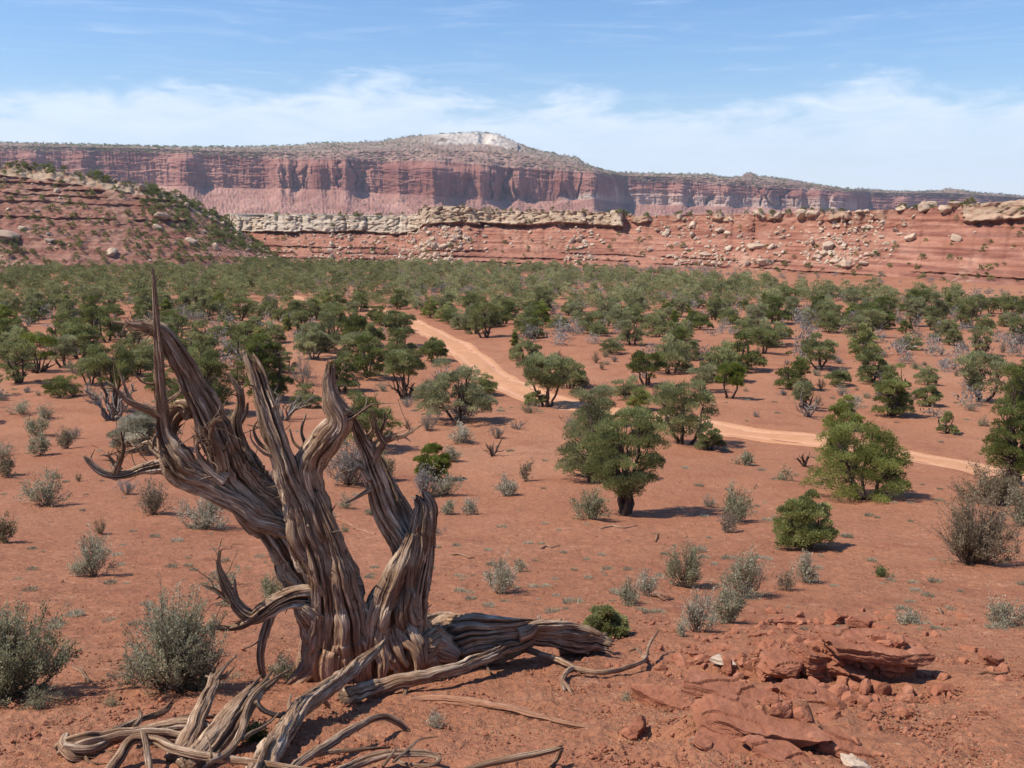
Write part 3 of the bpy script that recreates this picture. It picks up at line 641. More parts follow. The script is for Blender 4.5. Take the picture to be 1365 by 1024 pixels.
def leaf_quads(P, D, L, W, g, tint):
    """diamond leaves at P pointing along D"""
    n = len(P); D = D/np.maximum(np.linalg.norm(D, axis=1), 1e-6)[:, None]; q = g.normal(size=(n, 3)); S = np.cross(D, q); S /= np.maximum(np.linalg.norm(S, axis=1), 1e-6)[:, None]
    Nn = np.cross(D, S); L = np.broadcast_to(L, n)[:, None]; W = np.broadcast_to(W, n)[:, None]
    V = np.stack([P, P+D*L*.5+S*W*.5, P+D*L+Nn*L*.12, P+D*L*.5-S*W*.5], 1).reshape(-1, 3)
    return V, np.arange(4*n).reshape(n, 4), np.repeat(tint, 4)
# litter of straw and bark chips
def litter():
    g = np.random.default_rng(8)
    f = lambda px, py: np.clip((py-620)/200, .02, 1)*sstep(.0, .35, noise(px/130+3, py/45+2))
    pts = scatter_px(11000, f, g); pts[:, 2] += .012; d = g.normal(size=pts.shape); d[:, 2] = np.abs(d[:, 2])*.12
    V, Q, ti = leaf_quads(pts, d, g.uniform(.008, .026, len(pts)), g.uniform(.002, .006, len(pts)), g, g.random(len(pts)))
    tag(mesh_np('bark_litter', V, [Q], M['straw'], smooth=False, attrs={'tint': ti}), 'pale straw and bark chips strewn over the red soil', 'litter', kind='stuff')
litter()
print('rocks', time.time()-T0)

# ------------------------------------------------------------------ weathered wood
def limb(pts, seed, twist=1.2, lobes=.22, ridge=.13, jag=.05, groove=.010, dust=None, base_cap=True, wander=.12, fine=1.0, world=False, start=0., rs=.84, plate=1.0):
    """a weathered limb: pts (px, py, width px, depth m) -> fluted, twisted, splintered surface"""
    A = []
    for p in pts:
        if world: A.append(p)
        else:
            P = PP(p[0], p[1], p[3]); A.append((*P, p[2]*.5*mpp(P)))
    A = spline(np.array(A), 16); L = np.r_[0, np.cumsum(np.linalg.norm(np.diff(A[:, :3], axis=0), axis=1))]
    A[:, 3] *= rs*.88; rmax = A[:, 3].max(); ds = max(.010, rmax*.12); n = max(12, int(L[-1]/ds)); S = np.linspace(0, L[-1], n)
    C = np.stack([np.interp(S, L, A[:, i]) for i in range(4)], 1); r = np.maximum(C[:, 3], .002)*(1+.10*noise(S*5, seed*2.3)); C = C[:, :3]
    if start: r = r*np.clip(.15+S/start, 0, 1)**.6
    for k in range(3): C[:, k] += wander*r*(noise(S*4, seed*1.7+k*9.)*1.6+.6*noise(S*11, seed*2.7+k*9.))*np.clip(S/.1, 0, 1)
    T, Nn, B = frames(C); sides = int(np.clip(2*math.pi*rmax/.0042, 16, 230)); th = np.linspace(0, 2*math.pi, sides, endpoint=False)
    rb = max(.03, r.mean()); Sg, Th = np.meshgrid(S, th, indexing='ij'); ph = Th+twist*Sg+.11*noise(np.cos(Th)*1.5+seed, np.sin(Th)*1.5, Sg*2)+.03*noise(np.cos(Th)*4, np.sin(Th)*4+seed, Sg*9)
    c, s = np.cos(ph), np.sin(ph); sd_ = seed*3.13
    lob = noise(c*1.1+sd_, s*1.1, Sg*1.3); rid = 1-2.4*np.abs(noise(c*2.3+sd_, s*2.3, Sg*1.1+4))
    k1 = 30*rb+.6; n1 = noise(c*k1+sd_, s*k1, Sg*1.5+7); k2 = 85*rb+1; n2 = 1-3*np.abs(noise(c*k2+sd_, s*k2, Sg*2.6+2))
    g1 = 1-3*np.abs(n1)
    cr = np.clip((noise(c*k1*1.1+sd_+50, s*k1*1.1, Sg*1.1)-.24)*5, 0, 1)
    gs = np.minimum(1, r/.035)[:, None]
    gm = .25+.75*sstep(-.25, .3, noise(c*1.5+sd_, s*1.5+8, Sg*1.6))
    jn_ = .10*n1+.05*n2; p1_ = sstep(.0, .045, noise(c*1.5+sd_+9, s*1.5, Sg*1.7)+jn_); p2_ = sstep(.08, .12, noise(c*2.9+sd_+19, s*2.9, Sg*2.6)+jn_)
    Rr = r[:, None]*(1+1.15*lobes*lob+.42*ridge*(rid-.2)+plate*(.21*(p1_-.5)+.12*p2_)+.05*plate*noise(c*2+sd_, s*2, Sg*14))+groove*fine*gs*(.24*g1)*gm+.0032*fine*gs*n2-cr*np.minimum(.030*fine*gs, r[:, None]*.4)
    Rr = np.maximum(Rr, r[:, None]*.3)
    V = C[:, None]+Rr[..., None]*(np.cos(Th)[..., None]*Nn[:, None]+np.sin(Th)[..., None]*B[:, None])
    if jag:
        e = sstep(L[-1]-max(jag*2.2, .02), L[-1], Sg); jn = noise(c*2.6+sd_, s*2.6, 5.)+.6*noise(c*7+sd_, s*7, 9.); V = V+T[:, None]*(e*jag*jn)[..., None]
    V = V.reshape(-1, 3)
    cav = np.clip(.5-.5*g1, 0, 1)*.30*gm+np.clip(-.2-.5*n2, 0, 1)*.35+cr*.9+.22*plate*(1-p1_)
    grain = np.stack([c*rb+seed*2.1, s*rb, Sg*.035], -1).reshape(-1, 3)
    du = np.zeros(Sg.shape) if dust is None else np.clip((dust+.62-V.reshape(n, sides, 3)[..., 2])/.75, 0, 1)
    V = np.vstack([V, C[:1], C[-1:]-T[-1:]*r[-1]*.5]); nn = n*sides; j = np.arange(sides); j2 = (j+1) % sides
    tr = np.vstack([np.stack([j2, j, np.full(sides, nn)], 1), np.stack([(n-1)*sides+j, (n-1)*sides+j2, np.full(sides, nn+1)], 1)])
    return V, grid_faces(n, sides, True), tr, np.vstack([grain, grain[:2]]), np.r_[du.ravel(), 0, 0], np.r_[np.clip(cav, 0, 1).ravel(), .8, .8]
def wood(name, mat, parent, specs):
    acc = Acc()
    for (pts, kw) in specs:
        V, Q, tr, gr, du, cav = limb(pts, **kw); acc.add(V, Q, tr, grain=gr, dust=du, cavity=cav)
        wmax = max(p_[2] for p_ in pts)
        if wmax < 12 or name == 'root': continue
        C = spline(np.array([(*PP(p_[0], p_[1], p_[3]), p_[2]*.5*mpp(PP(p_[0], p_[1], p_[3]))) for p_ in pts]), 8); g = np.random.default_rng(kw['seed']+500); T = np.gradient(C[:, :3], axis=0)
        for q in range(int(3+wmax/7)):
            k = int(g.integers(int(len(C)*.12), len(C)-2)); t_ = T[k]/np.linalg.norm(T[k]); d_ = g.normal(size=3); d_ -= t_*np.dot(d_, t_); d_ /= np.linalg.norm(d_); rr = C[k, 3]
            p0 = C[k, :3]+d_*rr*.55; ln = g.uniform(.03, .10)+rr*.4; dr = d_*g.uniform(.5, 1)+t_*g.uniform(.3, 1.3); dr /= np.linalg.norm(dr); bd = g.normal(size=3)*.25; r0 = g.uniform(.004, .010)+rr*.06
            w_ = [(*(p0+dr*ln*f+bd*ln*f*f), r0*(1-f)**.8+.0012) for f in (0, .3, .6, .85, 1.)]
            V, Q, tr, gr, du, cav = limb(w_, seed=kw['seed']+q*7+300, world=True, lobes=.2, ridge=.1, jag=.008, groove=.003, plate=.3); acc.add(V, Q, tr, grain=gr, dust=du, cavity=cav)
        for q in range(int(wmax/9) if wmax < 60 and name == 'limb' else 0):
            k = int(g.integers(int(len(C)*.25), len(C)-2)); p = C[k, :3].copy(); dr = g.normal(size=3)*.7+np.array((0, 0, .5)); dr /= np.linalg.norm(dr); ln = g.uniform(.05, .09); w_ = [(*p, .007)]
            for z_ in range(5): dr = dr+g.normal(size=3)*.38; dr /= np.linalg.norm(dr); p = p+dr*ln; w_.append((*p, .0062*(1-(z_+1)/5.6)))
            V, Q, tr, gr, du, cav = limb(w_, seed=kw['seed']+q*7+390, world=True, lobes=.2, ridge=.1, jag=.008, groove=.003, plate=.3); acc.add(V, Q, tr, grain=gr, dust=du, cavity=cav)
        if kw.get('jag', .05) >= .04:
            e = C[-1, :3]; t_ = T[-1]/np.linalg.norm(T[-1])
            for q in range(6):
                o_ = g.normal(size=3)*max(C[-3, 3], .008)*.5; dr = t_+g.normal(size=3)*.16; ln = g.uniform(.03, .11)
                w_ = [(*(e+o_-t_*.05+dr*ln*f), .0055*(1-f)+.001) for f in (0, .35, .7, 1.)]
                V, Q, tr, gr, du, cav = limb(w_, seed=kw['seed']+q*7+340, world=True, lobes=.2, ridge=.1, jag=.008, groove=.003, plate=.3); acc.add(V, Q, tr, grain=gr, dust=du, cavity=cav)
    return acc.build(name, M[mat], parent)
base = at(480, 905); D0 = base[1]; ZD = base[2]
root = empty('dead_juniper', tuple(base)); tag(root, 'big dead twisted juniper with bleached fluted trunk and bare broken limbs in the foreground', 'dead tree')
def at0(o):      # keep world coordinates while parenting to the empty
    o.location = tuple(-v for v in base) if False else (0, 0, 0); o.matrix_parent_inverse = root.matrix_world.inverted(); return o
bpy.context.view_layer.update()
def W(name, specs, mat='wood'):
    o = wood(name, mat, root, specs); o.matrix_parent_inverse = root.matrix_world.inverted(); return o
d = D0
k_ = dict(dust=ZD)
W('trunk', [
    ([(440, 925, 84, d+.02), (442, 900, 84, d), (447, 844, 78, d), (441, 785, 68, d), (424, 738, 56, d-.03), (406, 692, 46, d-.05), (389, 645, 37, d-.06), (374, 598, 30, d-.07), (360, 557, 27, d-.05), (348, 516, 22, d), (340, 494, 19, d+.02), (335, 481, 13, d+.03)], dict(seed=1, twist=.5, jag=.10, lobes=.30, ridge=.2, groove=.013, rs=1., **k_)),
    ([(424, 925, 46, d-.05), (424, 880, 46, d-.08), (428, 830, 42, d-.1), (428, 780, 34, d-.12), (420, 740, 26, d-.12), (408, 705, 16, d-.11)], dict(seed=2, twist=.3, jag=.0, lobes=.3, ridge=.24, start=.1, rs=1., **k_)),
    ([(470, 925, 60, d-.02), (468, 880, 56, d-.08), (466, 825, 46, d-.1), (458, 775, 36, d-.1), (446, 728, 28, d-.09), (432, 690, 20, d-.08), (420, 655, 12, d-.06)], dict(seed=3, twist=.3, jag=.0, lobes=.3, ridge=.24, start=.1, rs=1., **k_)),
    ([(528, 915, 66, d+.1), (528, 879, 74, d+.08), (524, 848, 82, d+.06), (528, 815, 74, d+.05), (540, 773, 54, d+.05), (555, 730, 38, d+.05), (564, 698, 32, d+.06), (567, 678, 27, d+.08), (562, 664, 22, d+.1)], dict(seed=4, twist=1.6, jag=.07, lobes=.34, ridge=.24, groove=.014, rs=1., **k_)),
    ([(498, 905, 40, d+.0), (500, 865, 44, d-.04), (508, 822, 42, d-.05), (522, 782, 36, d-.04), (540, 745, 26, d-.02), (552, 710, 18, d+.02)], dict(seed=5, twist=.8, jag=0, lobes=.32, ridge=.25, start=.1, rs=1., **k_)),
    ([(545, 895, 30, d+.0), (548, 850, 34, d+.0), (556, 800, 30, d+.02), (568, 755, 22, d+.05), (573, 715, 16, d+.08), (572, 680, 11, d+.1), (574, 664, 5, d+.1)], dict(seed=74, twist=.8, jag=.04, lobes=.32, ridge=.25, start=.1, rs=1., **k_)),
])
W('limb', [   # arching left limb, its beak and the slab beneath
    ([(432, 812, 50, d+.04), (411, 780, 50, d+.06), (388, 738, 52, d+.08), (360, 697, 50, d+.08), (326, 656, 46, d+.05), (299, 608, 41, d+.02), (288, 568, 37, d), (272, 533, 34, d-.02), (254, 501, 29, d-.05), (233, 466, 24, d-.08), (218, 445, 21, d-.1), (204, 436, 14, d-.12), (192, 433, 8, d-.13)], dict(seed=6, twist=.5, jag=.05, lobes=.34, ridge=.26, groove=.015, rs=1., start=.1)),
    ([(300, 640, 26, d-.08), (286, 600, 24, d-.1), (270, 560, 20, d-.1), (252, 520, 15, d-.1), (238, 485, 10, d-.1)], dict(seed=75, twist=.3, jag=.0, lobes=.34, ridge=.26, rs=1., start=.1)),
    ([(228, 450, 20, d-.05), (208, 440, 14, d-.09), (190, 436, 10, d-.13), (172, 433, 7, d-.17), (150, 429, 3, d-.2)], dict(seed=7, twist=2, jag=.02)),
    ([(222, 440, 16, d-.05), (210, 433, 10, d-.06), (202, 430, 7, d-.05), (192, 421, 3, d-.04)], dict(seed=8, twist=2, jag=.02)),
    ([(218, 446, 12, d-.03), (203, 445, 8, d-.02), (185, 441, 5, d-.0), (168, 436, 2, d+.03)], dict(seed=68, twist=2, jag=.02)),
])
W('limb', [   # pole with the swollen joint below it
    ([(400, 725, 22, d+.02), (372, 702, 26, d-.03), (341, 690, 26, d-.08), (312, 668, 27, d-.1), (277, 645, 33, d-.12), (246, 628, 43, d-.14), (229, 604, 38, d-.15), (219, 578, 22, d-.15), (216, 552, 16, d-.15), (213, 520, 13, d-.15), (211, 480, 12, d-.15), (210, 440, 9, d-.15), (207, 400, 6, d-.15), (204, 360, 3, d-.14)], dict(seed=9, twist=1.3, jag=.04, lobes=.24, ridge=.2, rs=1., start=.1)),
    ([(262, 640, 30, d-.14), (240, 628, 30, d-.16), (215, 622, 22, d-.17), (190, 625, 15, d-.2), (165, 633, 12, d-.24), (140, 631, 11, d-.28), (122, 619, 9, d-.3), (113, 609, 5, d-.32)], dict(seed=10, twist=2.5, jag=.02, start=.08)),
    ([(225, 618, 18, d-.15), (205, 600, 11, d-.14), (198, 590, 8, d-.12), (180, 598, 5, d-.1), (168, 602, 3, d-.1)], dict(seed=11, twist=2.5, jag=.02)),
    ([(152, 632, 12, d-.26), (160, 615, 10, d-.27), (164, 598, 7, d-.28), (161, 576, 3, d-.27)], dict(seed=12, twist=1, jag=.02)),
    ([(160, 628, 12, d-.25), (148, 612, 7, d-.25), (144, 606, 3, d-.26)], dict(seed=13, twist=1, jag=.02)),
])
W('limb', [   # side branch on the pole
    ([(216, 556, 14, d-.15), (200, 547, 13, d-.18), (184, 541, 11, d-.22), (170, 534, 8, d-.25), (158, 522, 5, d-.27), (147, 512, 2, d-.3)], dict(seed=14, jag=.01)),
    ([(180, 541, 8, d-.22), (170, 525, 6, d-.21), (164, 508, 4, d-.2), (158, 492, 2, d-.18)], dict(seed=15, jag=.01)),
    ([(213, 512, 6, d-.15), (200, 512, 5, d-.17), (188, 508, 3, d-.18), (180, 498, 2, d-.2)], dict(seed=16, jag=.01)),
    ([(216, 540, 8, d-.15), (232, 530, 8, d-.17), (242, 520, 5, d-.18), (236, 505, 3, d-.18)], dict(seed=17, jag=.01)),
    ([(214, 575, 6, d-.17), (206, 585, 5, d-.2), (204, 598, 3, d-.22)], dict(seed=69, jag=.01))])
W('limb', [   # curled dark stub behind the pole
    ([(232, 610, 30, d+.02), (228, 580, 26, d+.03), (232, 556, 28, d+.02), (246, 542, 26, d-.02), (252, 558, 14, d-.03)], dict(seed=18, jag=.02)),
    ([(300, 640, 24, d-.14), (285, 630, 16, d-.16), (268, 612, 10, d-.18), (262, 596, 6, d-.2), (268, 580, 4, d-.2)], dict(seed=19, jag=.02)),
    ([(292, 625, 22, d-.16), (288, 600, 18, d-.2), (280, 580, 12, d-.22), (286, 560, 6, d-.24), (298, 560, 4, d-.25)], dict(seed=20, jag=.02)),
    ([(290, 590, 12, d-.2), (276, 580, 8, d-.22), (272, 570, 3, d-.24)], dict(seed=70, jag=.01))])
W('limb', [   # pale gnarled upright between the two stems
    ([(392, 690, 30, d+.12), (366, 662, 34, d+.14), (342, 634, 32, d+.16), (324, 612, 28, d+.18), (318, 588, 19, d+.2), (314, 562, 14, d+.2), (320, 542, 12, d+.2), (319, 524, 10, d+.2), (312, 510, 7, d+.2), (305, 501, 3, d+.2)], dict(seed=21, twist=1.4, jag=.04, lobes=.34, rs=1., start=.1)),
    ([(318, 565, 10, d+.2), (328, 550, 6, d+.2), (330, 538, 3, d+.2)], dict(seed=22, jag=.02)),
    ([(332, 640, 14, d+.10), (352, 652, 22, d+.08), (374, 668, 24, d+.06), (398, 695, 20, d+.04)], dict(seed=23, jag=0, lobes=.3, start=.1, rs=1.)),
    ([(330, 650, 12, d+.05), (318, 628, 14, d+.02), (304, 606, 12, d+.0), (298, 584, 7, d-.01), (306, 562, 3, d-.02)], dict(seed=76, jag=.02, lobes=.3, start=.1, rs=1.))])
W('limb', [   # right-leaning limb with pale splintered top
    ([(446, 775, 26, d+.0), (440, 727, 32, d+.0), (424, 686, 36, d-.0), (412, 645, 36, d-.0), (417, 610, 38, d-.01), (435, 586, 36, d-.03), (451, 563, 28, d-.05), (443, 536, 23, d-.05), (439, 512, 17, d-.05), (440, 490, 10, d-.05)], dict(seed=24, twist=1.2, jag=.11, lobes=.28, ridge=.24, rs=1., start=.12)),
    ([(452, 560, 18, d-.05), (470, 555, 11, d-.05), (482, 548, 7, d-.06), (492, 541, 3, d-.06)], dict(seed=25, jag=.02)),
    ([(448, 540, 8, d-.05), (446, 515, 6, d-.05), (446, 496, 3, d-.05)], dict(seed=26, jag=.02)),
    ([(436, 545, 8, d-.04), (433, 520, 6, d-.04), (435, 500, 3, d-.04)], dict(seed=27, jag=.02))])
W('limb', [   # inner right limb with fine dead forks
    ([(552, 775, 22, d+.1), (545, 750, 28, d+.12), (534, 724, 30, d+.13), (517, 692, 31, d+.13), (503, 652, 27, d+.12), (492, 612, 21, d+.1), (478, 577, 14, d+.07), (466, 550, 5, d+.05)], dict(seed=28, twist=.9, jag=.03, lobes=.34, ridge=.24, rs=1., start=.08)),
    ([(558, 750, 20, d+.2), (549, 715, 22, d+.22), (538, 688, 22, d+.24), (523, 656, 19, d+.26), (510, 622, 14, d+.27), (504, 606, 5, d+.27)], dict(seed=29, twist=.3, jag=.04, lobes=.38, ridge=.25, rs=1., start=.08)),
    ([(496, 618, 18, d+.1), (508, 592, 15, d+.09), (522, 584, 10, d+.08), (537, 582, 7, d+.06), (550, 574, 4, d+.04), (562, 567, 2, d+.03)], dict(seed=30, jag=.01)),
    ([(512, 592, 10, d+.08), (503, 575, 8, d+.06), (500, 560, 5, d+.05), (494, 545, 3, d+.04)], dict(seed=31, jag=.01)),
    ([(505, 580, 7, d+.08), (512, 565, 5, d+.06), (513, 550, 3, d+.05)], dict(seed=32, jag=.01)),
    ([(488, 585, 8, d+.08), (497, 572, 6, d+.09), (492, 556, 3, d+.1)], dict(seed=33, jag=.01)),
    ([(492, 640, 12, d+.04), (478, 622, 7, d+.02), (466, 640, 3, d+.0)], dict(seed=34, jag=.01)),
    ([(494, 652, 8, d+.05), (475, 664, 4, d+.02), (461, 671, 2, d+.0)], dict(seed=71, jag=.01))])
W('limb', [   # low arching branch on the left of the base
    ([(440, 832, 44, d-.04), (418, 806, 38, d-.12), (396, 799, 31, d-.18), (373, 804, 26, d-.22), (352, 816, 22, d-.26), (336, 824, 20, d-.28), (320, 814, 18, d-.3), (308, 796, 15, d-.31), (298, 776, 11, d-.32), (291, 755, 6, d-.33), (293, 735, 3, d-.34)], dict(seed=35, twist=1.6, jag=.03, lobes=.3, ridge=.22, rs=1., start=.1)),
    ([(345, 818, 18, d-.28), (322, 832, 13, d-.31), (300, 837, 9, d-.33), (280, 836, 6, d-.36), (266, 839, 3, d-.38)], dict(seed=36, jag=.02)),
    ([(318, 808, 13, d-.3), (300, 796, 9, d-.3), (285, 786, 6, d-.32), (272, 781, 3, d-.34)], dict(seed=37, jag=.02)),
    ([(318, 806, 9, d-.3), (314, 790, 6, d-.3), (313, 773, 3, d-.3)], dict(seed=38, jag=.01)),
    ([(362, 815, 14, d-.24), (352, 845, 13, d-.26), (347, 872, 12, d-.27), (350, 898, 9, d-.27), (358, 908, 5, d-.26)], dict(seed=39, jag=.01)),
    ([(392, 800, 16, d-.2), (410, 818, 26, d-.16), (418, 845, 32, d-.12), (418, 880, 34, d-.1), (408, 905, 30, d-.1), (392, 915, 16, d-.14)], dict(seed=40, jag=0, lobes=.3, ridge=.24, dust=ZD, start=.1, rs=1.))])
W('limb', [   # thin dead twigs right of the central stem
    ([(395, 620, 12, d-.02), (380, 595, 8, d+.05), (372, 580, 5, d+.1), (352, 572, 3, d+.12), (330, 566, 2, d+.14)], dict(seed=41, jag=.01)),
    ([(398, 628, 8, d+.05), (408, 600, 6, d+.1), (402, 575, 4, d+.12), (408, 552, 2, d+.14)], dict(seed=42, jag=.01)),
    ([(360, 600, 9, d+.02), (345, 590, 6, d+.04), (338, 572, 4, d+.06), (344, 560, 2, d+.08)], dict(seed=43, jag=.01)),
    ([(372, 610, 8, d-.08), (352, 604, 5, d-.12), (336, 588, 3, d-.14), (333, 572, 2, d-.15)], dict(seed=44, jag=.01)),
    ([(404, 600, 5, d+.1), (392, 590, 4, d+.12), (386, 572, 2, d+.13)], dict(seed=72, jag=.01)),
    ([(300, 640, 10, d-.1), (296, 615, 6, d-.14), (303, 590, 3, d-.16)], dict(seed=73, jag=.01))])
W('root', [   # splayed foot of the trunk
    ([(436, 850, 30, d-.04), (420, 882, 34, d-.12), (404, 903, 26, d-.2), (384, 916, 14, d-.28)], dict(seed=45, jag=.02, lobes=.3, start=.15, rs=1., dust=ZD)),
    ([(500, 820, 22, d-.02), (503, 850, 26, d-.08), (510, 880, 20, d-.15), (508, 900, 12, d-.19), (506, 914, 5, d-.2)], dict(seed=46, jag=.02, lobes=.3, start=.15, rs=1., dust=ZD-.1)),
    ([(536, 820, 30, d-.0), (546, 845, 30, d-.06), (558, 868, 22, d-.12), (560, 890, 12, d-.15), (552, 904, 5, d-.16)], dict(seed=47, jag=.02, lobes=.3, start=.15, rs=1., dust=ZD-.1)),
    ([(522, 825, 24, d-.02), (528, 855, 22, d-.09), (534, 875, 14, d-.14), (544, 889, 6, d-.16)], dict(seed=48, jag=.02, lobes=.3, start=.15, rs=1., dust=ZD-.1)),
    ([(474, 860, 30, d-.06), (478, 892, 34, d-.1), (480, 915, 30, d-.12), (482, 930, 20, d-.12)], dict(seed=49, jag=.0, lobes=.3, ridge=.25, start=.12, rs=1., dust=ZD)),
    ([(545, 815, 30, d+.06), (564, 845, 38, d+.08), (588, 866, 34, d+.08), (612, 878, 18, d+.06)], dict(seed=50, jag=.0, lobes=.3, ridge=.25, start=.15, rs=1., dust=ZD-.1))])
print('dead tree', time.time()-T0)

# fallen wood: every piece its own thing; depth from the ground below it plus a lift
def gd(px, py, lift=0.0):      # depth at which pixel's ray is `lift` metres above the ground
    a, f, u = ray(px, py); z = H(a/f*_ys, _ys); k = int(np.argmax(_ys*u/f < z+lift)); return float(_ys[k])
def fallen(name, label, paths, mat='wood', cat='branch', group='fallen dead branches', dustk=True):
    root_p = None; acc = Acc()
    for j, (sd0, tw, jg, pts) in enumerate(paths):
        q = [(px, py, wd, gd(px, py, lf)) for (px, py, wd, lf) in pts]
        gz = at(pts[len(pts)//2][0], pts[len(pts)//2][1])[2]
        big = max(p_[2] for p_ in q) > 38; V, Q, tr, gr, du, cav = limb(q, seed=sd0, twist=tw, jag=jg*1.3, lobes=.22 if big else .16, ridge=.16 if big else .07, groove=.006 if big else .003, fine=.8 if big else .5, plate=.7 if big else .4, wander=.12 if big else .28, rs=.86 if big else .80, dust=(gz-.25) if dustk else None)
        if root_p is None: root_p = np.array(V[:-2].mean(0)); root_p[2] = float(H(root_p[0], root_p[1]))
        acc.add(V-root_p, Q, tr, grain=gr, dust=du, cavity=cav)
    o = acc.build(name, M[mat]); o.location = tuple(root_p)
    return tag(o, label, cat, group)
fallen('fallen_log', 'thick fluted grey log fallen at the right foot of the dead juniper', [
    (80, .5, .06, [(552, 868, 70, .22), (590, 850, 66, .25), (640, 845, 44, .28), (700, 842, 40, .26), (750, 848, 42, .2), (790, 856, 38, .12), (812, 862, 28, .08)]),
    (81, .6, .04, [(560, 890, 50, .08), (600, 878, 56, .1), (640, 872, 48, .12), (670, 868, 30, .12), (700, 862, 16, .12)]),
    (82, 1.2, .03, [(690, 846, 28, .26), (730, 836, 20, .3), (765, 835, 14, .28), (800, 845, 8, .22)]),
    (83, .8, .04, [(560, 840, 40, .33), (592, 830, 34, .36), (640, 832, 28, .36), (690, 832, 18, .34), (730, 830, 8, .3)]),
    (84, .8, .02, [(680, 850, 16, .2), (725, 838, 14, .26), (748, 826, 5, .33)]),
    (85, .9, .03, [(745, 865, 26, .06), (780, 858, 30, .1), (808, 848, 12, .16)])], cat='log')
fallen('fallen_branch', 'long smooth branch lying in front of the trunk with a forked right end', [
    (86, .6, .01, [(458, 928, 30, .06), (500, 915, 27, .08), (560, 902, 24, .12), (620, 887, 22, .14), (670, 868, 20, .16), (715, 850, 16, .2), (740, 836, 7, .26)]),
    (87, .6, .01, [(712, 850, 12, .2), (722, 840, 10, .25), (718, 822, 6, .31)])])
fallen('fallen_branch', 'thick tan branch propped diagonally up against the dead trunk', [
    (88, .8, .03, [(335, 1045, 42, .02), (352, 1015, 42, .05), (378, 975, 36, .08), (405, 942, 31, .12), (440, 916, 28, .18), (472, 890, 24, .22), (495, 872, 15, .28), (517, 851, 5, .33)]),
    (89, .8, .01, [(398, 950, 14, .12), (386, 942, 9, .14), (388, 925, 3, .2)]), (90, .8, .01, [(425, 930, 12, .1), (436, 938, 8, .06), (440, 944, 4, .02)])])
fallen('fallen_branch', 'upright broken stub with splintered tip, left one of the two in the brush pile', [
    (91, .6, .06, [(230, 1015, 34, .02), (248, 985, 33, .08), (266, 955, 28, .16), (278, 925, 23, .24), (286, 902, 19, .3)]),
    (92, .6, .02, [(284, 908, 14, .29), (298, 890, 8, .34), (315, 874, 3, .38)]), (93, .6, .02, [(284, 905, 12, .29), (300, 901, 7, .3), (312, 890, 3, .33)]), (94, .6, .01, [(285, 905, 9, .3), (274, 901, 3, .3)])])
fallen('fallen_branch', 'wide broken stub with frayed top, right one of the two in the brush pile', [
    (95, .4, .09, [(250, 1030, 50, .0), (278, 1000, 48, .06), (303, 966, 44, .14), (328, 936, 38, .22), (342, 918, 26, .27)]),
    (96, .6, .03, [(330, 930, 14, .25), (348, 912, 10, .3), (362, 896, 4, .34)]), (97, .6, .03, [(338, 930, 14, .22), (358, 915, 9, .26), (384, 893, 3, .3)])])
fallen('fallen_branch', 'thin forked branch leaning across the two broken stubs', [
    (98, .6, .01, [(278, 1016, 12, .1), (305, 1000, 12, .12), (322, 975, 12, .15), (326, 950, 10, .2), (338, 928, 8, .26), (360, 908, 6, .31), (388, 892, 3, .34)]),
    (99, .6, .01, [(322, 985, 10, .13), (340, 975, 7, .13), (360, 962, 4, .14), (372, 950, 2, .16)]), (100, .6, .01, [(340, 935, 9, .24), (352, 948, 9, .18), (372, 954, 9, .12), (394, 949, 8, .08)]),
    (101, .6, .01, [(282, 1010, 6, .13), (280, 995, 4, .17), (276, 980, 2, .2)])])
fallen('fallen_branch', 'long pale branch running along the bottom edge with a bent elbow', [
    (102, .6, .02, [(140, 1035, 20, .03), (160, 1010, 20, .08), (178, 988, 19, .14), (205, 990, 18, .13), (250, 1004, 17, .1), (310, 1014, 15, .08), (380, 1022, 12, .07), (440, 1030, 9, .06)])])
fallen('wood_stake', 'short pale splintered stick standing upright at the bottom left', [(103, .6, .04, [(200, 1040, 13, .02), (197, 1015, 13, .08), (193, 990, 11, .15), (190, 976, 9, .18)])], cat='stick')
fallen('root_crown', 'knotted grey root clump at the left end of the brush pile', [
    (104, 2, .04, [(78, 1000, 24, .05), (92, 992, 30, .08), (110, 988, 28, .1), (140, 983, 22, .1), (180, 978, 22, .1), (225, 978, 20, .08), (262, 985, 14, .05)]),
    (105, 2, .04, [(86, 996, 22, .08), (120, 1000, 18, .06), (150, 985, 18, .08), (190, 972, 16, .1), (240, 966, 22, .12), (275, 972, 22, .1), (290, 985, 14, .05)]),
    (106, 2, .04, [(88, 980, 12, .12), (84, 995, 16, .08), (96, 1010, 12, .04), (120, 1012, 6, .02)]),
    (107, 2, .04, [(150, 975, 14, .12), (180, 962, 12, .12), (215, 950, 12, .12), (228, 938, 7, .15)]),
    (108, 2, .04, [(180, 968, 10, .12), (187, 958, 9, .14), (186, 948, 4, .17)]),
    (109, 2, .02, [(110, 1006, 6, .03), (120, 1016, 4, .03), (140, 1018, 2, .03)]), (110, 2, .02, [(118, 1004, 5, .04), (140, 1002, 4, .04), (165, 1010, 2, .03)]),
    (111, 2, .04, [(215, 972, 14, .1), (250, 958, 13, .1), (285, 955, 8, .08)])], cat='roots')
fallen('fallen_branch', 'bent grey branch with a crooked tip left of centre at the bottom', [
    (112, .6, .02, [(370, 1040, 18, .04), (410, 1010, 18, .07), (450, 984, 16, .1), (485, 965, 14, .12), (512, 956, 13, .12), (530, 962, 11, .08), (543, 972, 8, .03)])])
fallen('fallen_branch', 'thin straight stick lying above the dark branch at the bottom', [
    (113, .6, .02, [(400, 1012, 9, .05), (440, 1003, 9, .06), (480, 999, 7, .06), (520, 996, 4, .05)])])
